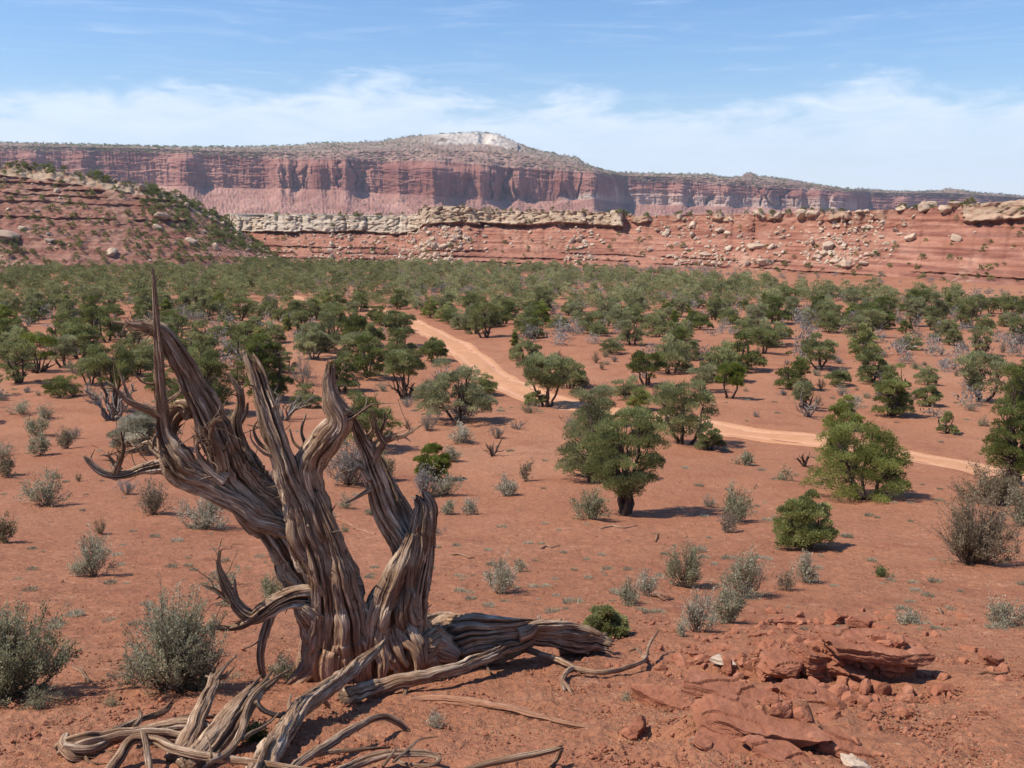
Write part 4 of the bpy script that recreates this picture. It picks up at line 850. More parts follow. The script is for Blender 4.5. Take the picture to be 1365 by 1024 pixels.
fallen('fallen_branch', 'dark looped branch at the bottom with a tangled knot', [
    (114, .6, .02, [(430, 1040, 16, .04), (480, 1016, 17, .06), (520, 1006, 16, .08), (560, 1004, 13, .08), (585, 1010, 10, .06), (575, 1020, 9, .04), (540, 1019, 8, .04), (525, 1010, 6, .06)]),
    (115, .6, .01, [(524, 1016, 6, .08), (545, 998, 6, .1), (560, 986, 4, .12), (583, 982, 2, .12)]), (116, .6, .01, [(510, 1022, 7, .08), (522, 1006, 6, .12), (530, 995, 4, .14)])])
fallen('fallen_branch', 'grey branch rising to a broken end at the bottom centre', [
    (117, .6, .02, [(590, 1040, 12, .03), (640, 1020, 12, .06), (690, 1010, 12, .08), (730, 1001, 11, .1), (748, 996, 8, .12)]),
    (118, .6, .02, [(748, 998, 9, .1), (744, 1010, 9, .05), (736, 1022, 7, .01)])])
fallen('half_buried_log', 'red dusted half buried branch lying below the long smooth branch', [
    (119, .5, .03, [(540, 937, 13, .0), (570, 932, 17, .02), (620, 936, 17, .025), (680, 948, 17, .025), (740, 962, 13, .02), (800, 973, 7, .0)]),
    (120, .5, .02, [(630, 944, 6, .01), (632, 950, 5, -.01)]), (121, .5, .02, [(590, 930, 5, .03), (610, 931, 4, .03)])], mat='wood_red', cat='branch')
fallen('fallen_branch', 'slender pale curved stick crossing under the forked branch', [
    (122, .5, .02, [(622, 845, 6, .2), (660, 856, 8, .16), (705, 868, 11, .1), (745, 880, 12, .06), (775, 895, 9, .02)]),
    (123, .5, .01, [(700, 868, 5, .1), (712, 860, 3, .15)])])
fallen('fallen_branch', 'crooked dark root curving up between the log and the red slab', [
    (124, .5, .02, [(752, 922, 6, .01), (750, 905, 8, .04), (765, 892, 10, .05), (800, 897, 9, .05), (835, 890, 9, .06), (858, 880, 8, .08), (864, 862, 6, .13), (878, 840, 3, .2)]),
    (125, .5, .02, [(750, 908, 8, .04), (758, 918, 7, .02), (764, 928, 5, .0)]), (126, .5, .02, [(860, 878, 7, .08), (850, 866, 5, .1), (840, 868, 3, .1)])])
fallen('fallen_branch', 'short forked twig standing under the long branch by its middle', [(127, .5, .02, [(645, 880, 5, .06), (650, 892, 5, .04), (662, 905, 3, .0)])])
fallen('fallen_branch', 'short stub wedged under the lower end of the long smooth branch', [(128, .5, .02, [(535, 935, 6, .0), (542, 918, 9, .04), (556, 905, 7, .08)])])
for i, (x0, y0, x1, y1, w_, lb) in enumerate([(98, 888, 126, 912, 8, 'short pale splinter of wood lying left of the large sagebrush'), (130, 612, 60, 640, 0, ''), (30, 932, 110, 928, 5, 'thin half buried stick at the lower left'), (355, 925, 395, 946, 0, ''),
        (600, 740, 640, 742, 3, 'small thin twig right of the dead juniper'), (878, 712, 872, 722, 4, 'curled pale twig below the pale green juniper'), (800, 705, 850, 700, 3, 'thin stick on bare soil below the pale green juniper'),
        (865, 795, 898, 798, 5, 'curved reddish stick beside the sagebrush group'), (1250, 812, 1258, 820, 6, 'dark stub sticking up from the soil on the right'), (438, 690, 500, 712, 7, 'dark stick on the soil seen through the dead limbs'),
        (720, 732, 745, 726, 3, 'tiny dark twig above the round sagebrush'), (1300, 900, 1345, 895, 5, 'grey stick at the right edge')]):
    if not lb: continue
    fallen('twig', lb, [(130+i, .5, .01, [(x0, y0, w_, .01), ((x0*2+x1)/3, (y0*2+y1)/3-2, w_, .03), ((x0+2*x1)/3, (y0+2*y1)/3+2, w_*.8, .02), (x1, y1, w_*.4, .01)])], mat='wood_red' if i % 2 else 'wood', cat='twig', group=None)
print('fallen wood', time.time()-T0)

# ------------------------------------------------------------------ plants
def bezier(p0, p1, bend, n, g, wob=.0):
    t = np.linspace(0, 1, n)[:, None]; m_ = (p0+p1)/2+bend
    P = (1-t)**2*p0+2*t*(1-t)*m_+t*t*p1
    if wob: P[1:-1] += g.normal(size=(n-2, 3))*wob
    return P
def juniper_parts(seed, h, w, style='open', clumps=40, tufts=200, tl=.07, stems=3, sides=7, dead=0., nlow=None):
    """returns Acc trunk, Acc crown in local coordinates (metres)"""
    g = np.random.default_rng(seed); tr = Acc(); cr = Acc()
    zlow = dict(open=.11, bush=.03, cone=.03, half=.38, wide=.10)[style] if nlow is None else nlow
    zc = h*(zlow+1)/2; hz_ = h*(1-zlow)/2; c = []; tries = 0
    nodes = []
    for s in range(stems):
        a = 6.28*(s+g.uniform(-.3, .3))/stems; lean = g.uniform(.12, .34)*w*(.45 if style == 'cone' else 1)
        p0 = np.array((.04*w*math.cos(a), .04*w*math.sin(a), -.08*h)); p1 = np.array((lean*math.cos(a), lean*math.sin(a), h*g.uniform(.5, .78)))
        P = bezier(p0, p1, np.array((g.normal()*.09*w, g.normal()*.09*w, -.05*h)), 9, g, .012*h)
        r0 = (.030 if style in ('cone',) else .046)*h/stems**.35*g.uniform(.8, 1.2)
        tube(tr, P, np.linspace(r0*1.25, r0*.35, 9), sides, .16); nodes.append((P, r0))
    while len(c) < clumps and tries < clumps*60:
        tries += 1; v = g.normal(size=3); v /= np.linalg.norm(v); rr = g.uniform(.35, 1)**.5*.90
        if style in ('bush', 'wide'):
            lump = 1+.30*float(noise(v[0]*1.6+seed, v[1]*1.6, v[2]*1.6+seed*.7)); zz_ = abs(v[2]); p = np.array((v[0]*w/2*rr*lump, v[1]*w/2*rr*lump, h*(zlow+.06+(.90-zlow)*zz_*rr*lump)))
        elif style == 'cone': zf = g.uniform(0, 1); rad = (1-zf)**.75*.9+.08; p = np.array((v[0]*rad*w/2*rr, v[1]*rad*w/2*rr, h*(.05+.88*zf)))
        else:
            lump = 1+.30*float(noise(v[0]*1.6+seed, v[1]*1.6, v[2]*1.6+seed*.7)); v[:2] *= max(np.hypot(v[0], v[1]), .2)**-.25
            p = np.array((v[0]*w/2*rr*lump, v[1]*w/2*rr*lump, zc+v[2]*hz_*rr*lump))
            if style == 'bush' and p[2] < .35*h: p[:2] *= .9
            if p[2] < zlow*h*.8: continue
        if p[2] < .04*h: continue
        if all(np.linalg.norm(p-q) > .085*(w+h)/2*(40/clumps)**.33 for q in c): c.append(p)
    c = np.array(c); rad0 = .135*(w*w*h)**(1/3)*(40/max(clumps, 1))**.30
    for ci, p in enumerate(c):
        P, r0 = nodes[int(np.argmin([np.min(np.linalg.norm(P-p, axis=1)) for P, _ in nodes]))]
        k = int(np.clip(np.argmin(np.linalg.norm(P-p*np.array((.6, .6, .7)), axis=1)), 1, 8)); br = g.uniform(.18, .34)*r0
        if sides > 4: tube(tr, bezier(P[k], p, np.array((0, 0, -.06*h))+g.normal(size=3)*.03*w, 6, g, .01*h), np.linspace(br, br*.3, 6), max(4, sides-3), .1)
        elif ci % 2 == 0: tube(tr, bezier(P[k], p, np.array((0, 0, -.05*h)), 4, g), np.linspace(br*1.2, br*.4, 4), 3)
        if g.random() < dead:
            for q in range(5):
                e = p+g.normal(size=3)*rad0*1.1+np.array((0, 0, rad0*.5)); tube(tr, bezier(P[k]+(p-P[k])*g.uniform(.4, .9), e, g.normal(size=3)*.03*w, 4, g), np.linspace(br*.5, br*.12, 4), 3)
            continue
        rad = rad0*g.uniform(.7, 1.25); n = int(tufts*(rad/rad0)**2*g.uniform(.8, 1.2)); u = g.normal(size=(n, 3)); u /= np.linalg.norm(u, axis=1)[:, None]
        u[:, 2] = np.where(u[:, 2] < -.35, -u[:, 2]*.5, u[:, 2])
        lum = 1+.35*noise(u[:, 0]*2.3+ci, u[:, 1]*2.3, u[:, 2]*2.3); pos = p+u*(rad*lum*(g.uniform(.35, 1, n)**.5))[:, None]*np.array((1, 1, .85))
        out = pos-np.array((0, 0, h*.35)); out /= np.linalg.norm(out, axis=1)[:, None]
        D = u*.7+out*.5+np.array((0, 0, .55))+g.normal(size=(n, 3))*.35
        ct = g.uniform(.15, .85); V, Q, ti = leaf_quads(pos-D*tl*.3, D, tl*g.uniform(.6, 1.4, n), tl*.42*g.uniform(.7, 1.3, n), g, np.clip(ct+g.normal(size=n)*.16, 0, 1))
        cr.add(V, Q, tint=ti)
    return tr, cr
def shrub_parts(seed, h, w, stems=26, leaves=90, ll=.03, lean=1., bare=.35, sides=4, twig=1.0):
    g = np.random.default_rng(seed); tr = Acc(); cr = Acc(); r0 = .022*max(h, w)
    for s in range(stems):
        a = g.uniform(0, 6.283); q = g.random()**.6; ex = q*w/2*g.uniform(.6, 1.15)*(1+.22*math.sin(a+seed)); z = h*math.sqrt(max(.05, 1-.75*q*q))*g.uniform(.40, 1.08)*(1+.3*math.sin(a*2+seed)*q)
        p1 = np.array((ex*math.cos(a), ex*math.sin(a), z)); p0 = np.array((g.normal()*.03*w, g.normal()*.03*w, -.03)); bd = np.array((.12*ex*math.cos(a), .12*ex*math.sin(a), -.10*h))*lean+g.normal(size=3)*.03*w
        P = bezier(p0, p1, bd, 7, g, .014*w); r = r0*g.uniform(.4, 1.0)*.55*twig; tube(tr, P, np.linspace(r, r*.22, 7), sides)
        tw = [P]
        for b_ in range(3 if sides > 3 else 2):
            k = g.integers(2, 6); e = P[k]+(p1-P[k])*g.uniform(.5, 1.1)+g.normal(size=3)*.10*w+np.array((0, 0, .05*h)); e[2] = max(e[2], .08*h); e[:2] *= 1.0; T_ = bezier(P[k], e, g.normal(size=3)*.02*w, 5, g); tube(tr, T_, np.linspace(r*.45, r*.15, 5), 3); tw.append(T_)
        sf = .12 if g.random() < .22 else g.uniform(.6, 1.5)
        for T_ in tw:
            n = int(leaves*sf/len(tw)); t = g.uniform(bare if T_ is P else .25, 1.02, n)*(len(T_)-1); i0 = np.clip(t.astype(int), 0, len(T_)-2); f = (t-i0)[:, None]; pos = T_[i0]*(1-f)+T_[i0+1]*f+g.normal(size=(n, 3))*ll*.7
            dr = (T_[i0+1]-T_[i0]); dr /= np.linalg.norm(dr, axis=1)[:, None]; D = dr*.7+g.normal(size=(n, 3))*.55+np.array((0, 0, .25))
            V, Q, ti = leaf_quads(pos, D, ll*g.uniform(.6, 1.4, n), ll*.36*g.uniform(.7, 1.3, n), g, np.clip(g.uniform(.25, .75)+g.normal(size=n)*.2, 0, 1)); cr.add(V, Q, tint=ti)
    return tr, cr
def dead_parts(seed, h, w, stems=5, depth=3):
    g = np.random.default_rng(seed); tr = Acc(); r0 = .045*h
    def br(p, dr, L, r, lv):
        e = p+dr*L; P = bezier(p, e, g.normal(size=3)*L*.15, 6, g, .02*L); tube(tr, P, np.linspace(r, r*.5 if lv else r*.15, 6), 6 if lv == depth else 4, .12)
        if lv:
            for _ in range(g.integers(2, 4)):
                k = g.integers(2, 6); d2 = dr+g.normal(size=3)*.55; d2[2] = abs(d2[2])*.9+.1; d2 /= np.linalg.norm(d2); br(P[k], d2, L*g.uniform(.5, .8), r*.5, lv-1)
    for s in range(stems):
        a = 6.28*(s+g.random())/stems; d2 = np.array((math.cos(a)*w/h*.55, math.sin(a)*w/h*.55, .8)); d2 /= np.linalg.norm(d2); br(np.array((0, 0, -.05*h)), d2, h*.48*g.uniform(.7, 1.1), r0*g.uniform(.6, 1.2), depth-1)
    return tr
def plant(name, label, cat, px, py, parts, mats, group=None, rz=0.):
    p = at(px, py); o = empty(name, tuple(p), rz); tag(o, label, cat, group); tr, cr = parts
    if tr.V: tr.build('trunk' if 'juniper' in name else 'stems', M[mats[0]], o)
    if cr is not None and cr.V: cr.build('crown' if 'juniper' in name else 'foliage', M[mats[1]], o, smooth=False)
    return o
HERO = []   # occupied ground circles, to keep the scattered plants away
def J(px, py, hp, wp, style, mat, label, clumps=46, tufts=230, stems=3, dead=0., seed=None, name='juniper_tree', bark='bark', nlow=None, group='junipers on the open red ground'):
    p = at(px, py); s = mpp(p); h, w_ = hp*s, wp*s; tl = float(np.clip(2.5*s, .045, .13)); tufts = int(tufts*1.75)
    sd_ = seed or int(px*7+py)
    HERO.append((p[0], p[1], w_*.5+.5)); plant(name, label, 'tree', px, py, juniper_parts(sd_, h, w_, style, clumps, tufts, tl, stems, dead=dead, nlow=nlow), (bark, mat), group)
J(832, 686, 150, 108, 'open', 'leafg', 'pale green juniper with a twisted dark double trunk on open red ground', 90, 330, 4, .0, nlow=.12)
J(788, 640, 122, 88, 'bush', 'leaf', 'dark green juniper directly behind the pale green double trunked one', 60, 260)
J(912, 592, 86, 96, 'open', 'leafg', 'grey green juniper right of the pale green one, short of the road', 60, 240, 4, .12)
J(948, 600, 38, 38, 'bush', 'leaf', 'small dark juniper at the right foot of the grey green one', 24, 200)
J(1145, 666, 122, 142, 'bush', 'leafb', 'large wide juniper bush with green foliage down to the ground beside the road', 100, 260, 5, .05)
J(1072, 731, 88, 84, 'bush', 'leafb', 'low bright green juniper bush in front of the large wide one', 60, 300, 4)
J(1352, 645, 168, 90, 'bush', 'leaf', 'tall dark juniper cut by the right edge of the view', 80, 260, 3, .05)
J(1378, 560, 80, 90, 'bush', 'leaf', 'dark juniper at the right edge behind the tall one', 50, 220, 3)
J(728, 541, 70, 74, 'open', 'leafg', 'round topped juniper on thin stems at the near edge of the road', 50, 230, 4, .05, nlow=.30)
J(712, 540, 20, 30, 'bush', 'leafb', 'small green bush under the round topped juniper', 14, 160)
J(608, 560, 82, 98, 'wide', 'leafg', 'broad blue green juniper with grey dead limbs at its foot, left of the road', 66, 240, 4, .06)
J(538, 532, 70, 56, 'half', 'leafg', 'juniper with round top above a dark bare trunk, left of the broad blue green one', 36, 220, 4, .1)
J(576, 640, 56, 50, 'bush', 'leafb', 'small bright green juniper rising from grey sagebrush', 34, 260, 2)
J(492, 600, 82, 92, 'wide', 'leafg', 'juniper with patchy tufts seen just right of the splintered pale limb', 52, 220, 4, .25)
J(456, 522, 54, 44, 'bush', 'leaf', 'upright bushy juniper above the splintered pale limb', 34, 210)
J(358, 534, 106, 60, 'bush', 'leaf', 'tall narrow juniper behind the central dead stem', 60, 220, 3, .05)
J(272, 552, 120, 92, 'bush', 'leaf', 'dark juniper seen behind the arching dead limb', 70, 220, 4, .05)
J(152, 548, 90, 62, 'half', 'leaf', 'juniper with bare grey stems left of the dead pole', 42, 200, 4, .2)
J(192, 598, 58, 98, 'bush', 'sage', 'broad dull green bush behind the curled dead branch', 60, 260, 5, 0, name='desert_bush')
J(418, 478, 34, 52, 'open', 'leafg', 'flat topped juniper over a grey shrub, upper left of the road', 30, 180)
J(578, 482, 34, 44, 'bush', 'leaf', 'dark low juniper on the near verge where the road bends', 26, 180)
J(500, 470, 44, 40, 'bush', 'leaf', 'middle juniper of the dark clump left of the road', 26, 180)
J(474, 462, 56, 46, 'bush', 'leaf', 'left juniper of the dark clump left of the road', 30, 180)
J(532, 462, 52, 40, 'open', 'leaf', 'right juniper of the dark clump left of the road', 28, 180, 4, .1)
J(1188, 555, 70, 50, 'bush', 'leafb', 'green juniper beyond the road right of the middle distance', 46, 220)
J(1236, 541, 38, 36, 'bush', 'leafb', 'small round green juniper right of a taller one', 22, 200)
J(1074, 545, 42, 34, 'open', 'leafg', 'grey half dead juniper with twisted stems beyond the road', 18, 180, 4, .4)
J(972, 531, 48, 42, 'half', 'leafb', 'juniper with thick dark leaning trunk and a small green crown', 22, 190, 3, .1)
J(862, 514, 48, 50, 'open', 'leaf', 'dark ragged juniper beyond the middle of the road', 26, 180, 3, .15)
J(852, 546, 32, 34, 'bush', 'leafb', 'small bright juniper behind the pale green double trunked one', 18, 200)
J(185, 500, 40, 50, 'bush', 'leaf', 'low dark juniper behind the beak of the dead limb', 26, 170)
J(50, 497, 50, 56, 'half', 'leafb', 'small juniper on a forked black trunk at the far left', 18, 190, 4, .15)
J(106, 478, 62, 50, 'bush', 'leafg', 'bushy grey green juniper right of the forked black trunk', 36, 180)
J(1262, 578, 34, 24, 'bush', 'leafb', 'tiny green juniper leaning on a broken black stump', 12, 170)
J(1118, 514, 22, 40, 'wide', 'leafg', 'low flat juniper bush beyond the road', 18, 160)
J(792, 446, 34, 40, 'bush', 'leaf', 'dark juniper on the ridge right of the road', 26, 160)
J(700, 480, 34, 40, 'bush', 'leafg', 'pale low juniper just beyond the road', 24, 160)
J(1090, 492, 46, 46, 'open', 'leafg', 'loose grey green juniper above the road on the right', 28, 160, 4, .15)
J(1162, 510, 56, 44, 'bush', 'leafg', 'pale juniper left of the green one beyond the road', 30, 170)
J(808, 846, 38, 58, 'bush', 'leafb', 'small green juniper seedling bush behind the end of the fallen log', 26, 260, 4, name='juniper_bush')
print('junipers', time.time()-T0)
def S(px, py, hp, wp, mat, label, stems=30, leaves=110, bare=.3, name='sagebrush', group='sagebrush clumps on the red slope', lean=1., wood_='sagewood', seed=None, ll=None, twig=1.):
    p = at(px, py); s = mpp(p); h, w_ = hp*s, wp*s; ll = ll or float(np.clip(3.2*s, .014, .10))
    HERO.append((p[0], p[1], w_*.5+.2)); plant(name, label, 'shrub', px, py, shrub_parts(seed or int(px*3+py*5), h, w_, stems, leaves, ll, lean, bare, twig=twig), (wood_, mat), group)
S(62, 674, 46, 62, 'sage', 'pale sagebrush with a dark stem and shadow to its right, left slope', 30, 110, .45)
S(206, 686, 46, 54, 'sageb', 'brownish shrub under the curled dead branch', 30, 100)
S(272, 704, 52, 76, 'sage', 'pale sagebrush partly behind the thick lower limb', 36, 120)
S(124, 768, 60, 60, 'sage', 'round sagebrush with a long dark shadow on the left slope', 34, 130, .35)
S(6, 724, 42, 30, 'sageb', 'brown stemmed shrub cut by the left edge', 20, 90, .45)
S(238, 920, 120, 172, 'sage', 'big dense sagebrush left of the dead juniper', 80, 330, .25, ll=.022)
S(8, 928, 122, 140, 'sage', 'large pale sagebrush cut by the left edge casting a wide shadow', 70, 330, .25, ll=.022)
S(54, 943, 26, 66, 'sage', 'small grey tuft at the foot of the large edge sagebrush', 26, 60, .1, ll=.014)
S(54, 607, 27, 32, 'sage', 'small grey sagebrush, front one of three at the far left', 20, 70)
S(88, 598, 25, 32, 'sageb', 'small brownish sagebrush, right one of three at the far left', 20, 70)
S(50, 580, 27, 36, 'sage', 'small grey sagebrush, rear one of three at the far left', 20, 70)
S(10, 634, 27, 30, 'sageb', 'reddish brown shrub at the left edge', 20, 70)
S(310, 622, 0.1+30, 40, 'sage', 'grey sagebrush glimpsed between the dead limbs', 20, 70)
S(788, 693, 42, 52, 'sage', 'grey sagebrush left of the double trunked juniper', 30, 110)
S(984, 696, 46, 54, 'sage', 'round grey sagebrush right of the double trunked juniper', 32, 110)
S(968, 710, 32, 30, 'sageb', 'brown twiggy shrub leaning on the round grey sagebrush', 18, 60)
S(675, 661, 28, 34, 'sage', 'small sagebrush with bare soil all round, right of the dead tree', 20, 80)
S(700, 642, 24, 20, 'sageb', 'thin brown shrub above the small lone sagebrush', 14, 50)
S(668, 790, 50, 54, 'sage', 'sagebrush with woody foot on open soil right of the trunk', 26, 120, .3)
S(694, 762, 16, 22, 'sage', 'little sprig right of the woody footed sagebrush', 10, 50)
S(628, 686, 27, 22, 'sage', 'tiny upright sagebrush, right one of two beside the broken limb tip', 16, 70)
S(600, 686, 19, 22, 'sage', 'tiny sagebrush, left one of two beside the broken limb tip', 14, 60)
S(566, 662, 40, 42, 'sageg', 'grey sagebrush at the left foot of the small bright juniper', 24, 80)
S(593, 660, 30, 40, 'sage', 'pale sagebrush at the right foot of the small bright juniper', 24, 80)
S(616, 590, 22, 36, 'sage', 'low sagebrush below the broad blue green juniper', 20, 60)
S(604, 616, 18, 28, 'sage', 'low grey sagebrush between the small bright juniper and the broad one', 14, 50)
S(466, 646, 62, 78, 'sageg', 'large grey shrub in the fork right of the splintered limb', 44, 110)
S(512, 640, 40, 40, 'sage', 'sagebrush behind the twigs of the right limb', 24, 90)
S(914, 782, 62, 62, 'sage', 'upright grey sagebrush at the back left of the group above the outcrop', 40, 130)
S(996, 796, 62, 72, 'sage', 'spiky grey sagebrush at the back right of the group above the outcrop', 40, 110, .35)
S(968, 832, 58, 60, 'sage', 'front sagebrush of the group just above the outcrop', 34, 120)
S(930, 842, 66, 50, 'sage', 'front left open stemmed sagebrush above the outcrop', 28, 100, .45)
S(908, 850, 22, 26, 'sage', 'small tuft at the left foot of the front sagebrush', 12, 60)
S(838, 806, 36, 30, 'sage', 'sagebrush left of the curved reddish stick', 18, 90)
S(862, 796, 34, 36, 'sage', 'sagebrush touching the curved reddish stick', 20, 80)
S(1074, 778, 38, 38, 'sage', 'sagebrush on bare soil right of the group', 22, 90)
S(1046, 788, 26, 26, 'sageb', 'small brownish tuft right of the spiky sagebrush', 16, 60)
S(1300, 752, 90, 116, 'sageb', 'big brown and grey shrub on the right slope', 80, 230, .2)
S(1330, 672, 46, 90, 'sageb', 'broad brownish shrub behind the big one at the right edge', 50, 220)
S(1362, 700, 60, 50, 'sage', 'grey shrub at the right edge beside the big brown one', 30, 90)
S(366, 806, 46, 46, 'sage', 'sagebrush in the gap left of the trunk', 26, 110)
S(382, 905, 34, 44, 'sage', 'sagebrush framed by the low arching branch', 24, 90, ll=.016)
S(300, 780, 20, 36, 'sage', 'low pale tuft under the lower limb', 16, 60)
S(1215, 832, 14, 54, 'sage', 'low blue grey cushion plant right of the mound', 30, 60, .0)
S(1342, 834, 34, 70, 'sage', 'low grey grassy shrub at the right edge', 36, 80, .1)
S(1175, 770, 12, 26, 'grass', 'small green tuft on the open right slope', 14, 50, .0)
S(580, 970, 18, 34, 'sage', 'small silvery tuft below the half buried branch', 22, 36, .0, ll=.014)
S(832, 936, 12, 28, 'sage', 'small silvery tuft beside the lone red slab', 18, 30, .0, ll=.014)
S(930, 998, 16, 26, 'sage', 'small silvery tuft at the foot of the thin red plate', 18, 30, .0, ll=.014)
S(342, 990, 26, 48, 'grass', 'green tuft growing among the fallen branches', 26, 60, .0, ll=.018)
S(150, 940, 14, 30, 'sage', 'tiny grey tuft below the big sagebrush', 16, 40, .0, ll=.012)
S(30, 552, 16, 30, 'sage', 'grey tuft beside a stick at the far left', 14, 50)
S(1130, 545, 20, 30, 'sage', 'grey sagebrush just beyond the road on the right', 14, 50)
S(1290, 520, 22, 30, 'sageg', 'grey shrub between the small juniper and the right edge', 16, 50)
S(620, 560, 26, 50, 'sageg', 'grey dead brush at the foot of the broad blue green juniper', 30, 40)
S(404, 514, 42, 44, 'sageg', 'bare grey shrub left of the splintered limb top', 26, 40, .5)
S(100, 498, 14, 28, 'sage', 'grey tuft under the forked black juniper', 12, 50)
S(60, 558, 18, 44, 'sage', 'grey sagebrush patch on the left flat', 18, 50)
S(994, 620, 20, 26, 'sage', 'small sagebrush between the two nearest green junipers', 14, 60)
S(1048, 640, 12, 26, 'sage', 'tiny sagebrush left of the large wide juniper', 12, 40)
def X(px, py, hp, wp, label, mat='bark', name='dead_shrub', stems=5, depth=3):
    p = at(px, py); s = mpp(p); HERO.append((p[0], p[1], wp*s*.5+.2)); plant(name, label, 'dead shrub', px, py, (dead_parts(int(px+py), hp*s, wp*s, stems, depth), None), (mat, None), 'dead black shrubs')
X(656, 608, 44, 34, 'black dead snag with stubby arms on open soil', stems=4, depth=2)
X(690, 572, 26, 44, 'low grey dead shrub near the broad juniper', 'grey', stems=8)
X(1071, 622, 42, 36, 'leaning black dead shrub left of the large wide juniper', stems=4, depth=2)
X(748, 558, 16, 16, 'small black stump beside the round topped juniper', stems=4, depth=1)
X(1254, 574, 34, 14, 'broken black stump with a tiny juniper', stems=2, depth=2)
X(1076, 556, 48, 44, 'grey twisted dead stems of a half dead juniper', 'grey', stems=6)
X(50, 497, 46, 70, 'black forked dead limbs at the far left', stems=6, depth=2)
X(150, 560, 70, 60, 'grey bare stems left of the dead pole', 'grey', stems=7)
X(1200, 470, 30, 30, 'grey dead shrub among the right hand junipers', 'grey')
X(895, 570, 34, 40, 'grey dead stems in front of the grey green juniper', 'grey')
X(30, 548, 20, 60, 'dark dead branch lying at the far left', stems=4, depth=2)
X(540, 532, 44, 50, 'dark bare stems under the round top juniper', 'bark', stems=6)
X(560, 468, 20, 20, 'small dead stub at the road bend', 'grey', stems=4, depth=2)
X(380, 560, 60, 70, 'grey dead brush behind the central dead stem', 'grey', stems=8)
print('shrubs', time.time()-T0)

# ---- smaller sagebrush dotted over the middle ground, each its own thing
sb = np.random.default_rng(77); sprot = []
for k in range(6):
    o = empty('sagebrush', (0, 0, 0)); tr, cr = shrub_parts(2100+k, [.55, .7, .5, .8, .6, .45][k], [.8, .9, .9, .9, 1.1, .7][k], 26, 70, .045, sides=3)
    tr.build('stems', M['sagewood'], o); cr.build('foliage', M[['sage', 'sageg', 'sage', 'sageb', 'sage', 'sageg'][k]], o, smooth=False); sprot.append(o)
SD = ['low pale', 'grey', 'spreading pale', 'upright brownish', 'broad pale', 'small grey']; su = set(); sc_ = 0; spts = []
yy_ = np.sqrt(sb.uniform(18**2, 78**2, 4000)); xx_ = sb.uniform(-.56, .56, 4000)*yy_; zz_ = H(xx_, yy_); rr_ = road_dist(xx_, yy_); qx, qy, _ = project(np.stack([xx_, yy_, zz_], 1)); nn_ = noise(xx_/7+5, yy_/7)
for i in range(4000):
    if sc_ >= 170: break
    x, y = float(xx_[i]), float(yy_[i])
    if rr_[i] < 2.8 or sb.random() > (.25+.75*(nn_[i] > .05))*(1. if y > 38 or qx[i] < 520 else .25): continue
    if any((x-a)**2+(y-b)**2 < (c+.4)**2 for a, b, c in HERO) or any((x-a)**2+(y-b)**2 < .8 for a, b in spts): continue
    k = int(sb.integers(6)); o = sprot[k] if k not in su else copy_tree(sprot[k]); su.add(k); spts.append((x, y)); s_ = sb.uniform(.45, 1.25)*(1 if y > 35 else .7)
    o.location = (x, y, float(zz_[i])-.02); o.scale = (s_, s_, s_); o.rotation_euler = (0, 0, sb.uniform(0, 6.28)); sc_ += 1
    a = 'on the far left flat' if qx[i] < 330 else ('left of the road' if qx[i] < 620 else ('around the double trunked juniper' if qx[i] < 960 else 'near the track on the right'))
    tag(o, f"{SD[k]} sagebrush {'beyond the open slope' if y > 48 else 'dotting the open slope'} {a}", 'shrub', 'small sagebrush dotted over the open ground')
# ---- scattered plants of the valley floor
gg = np.random.default_rng(21); pos = []
cells = {}
tries = 0
NC = 90000; cy_ = np.sqrt(gg.uniform(42**2, 300**2, NC)); cx_ = gg.uniform(-.66, .66, NC)*cy_; cz_ = H(cx_, cy_); cpx, cpy, _ = project(np.stack([cx_, cy_, cz_], 1)); cr_ = road_dist(cx_, cy_)
dens = np.where((cy_ > 62) & (cpx < 560), .95, np.where((cy_ > 44) & (cpx < 480), .75, np.where(cy_ > 80, .85, np.where(cy_ > 52, .25, .05))))
dens = dens*np.where((cy_ < 95) & (cpx > 690), .55, 1)*np.where((cy_ < 75) & (cpx > 540), .5, 1)*np.where((cy_ > 150) & (cy_ < 232) & (cpx > 420) & (cpx < 900), .38, 1)*(.55+.9*sstep(-.35, .25, noise(cx_/14+2, cy_/14)))
lim_ = np.interp(cpx, [-200, 300, 420, 800, 1000, 1200, 1365, 1600], [228, 250, 285, 232, 182, 148, 124, 108])
okc = (cy_ <= lim_) & (gg.random(NC) < dens*.8*(.25+1.0*sstep(-.25, .1, noise(cx_/9+31, cy_/13)))) & (cr_ > 3.0)
for ci in np.nonzero(okc)[0]:
    if len(pos) >= 1800: break
    x, y, z, px, py = (float(v[ci]) for v in (cx_, cy_, cz_, cpx, cpy))
    mind = 3.4 if y > 100 else 4.5
    key = (int(x//6), int(y//6)); ok = True
    for i in (-1, 0, 1):
        for j in (-1, 0, 1):
            for q in cells.get((key[0]+i, key[1]+j), ()):
                if (q[0]-x)**2+(q[1]-y)**2 < mind**2: ok = False
    if not ok: continue
    if any((x-hx)**2+(y-hy)**2 < (hr+1.6)**2 for hx, hy, hr in HERO): continue
    # keep the road and its verge clear of trees standing right in front of it
    cells.setdefault(key, []).append((x, y)); pos.append((y, x, z, px, py))
pos.sort()
inview = [p for p in pos if -40 < p[3] < 1405]; outview = [p for p in pos if not (-40 < p[3] < 1405)]
print('scattered trees', len(inview), len(outview))
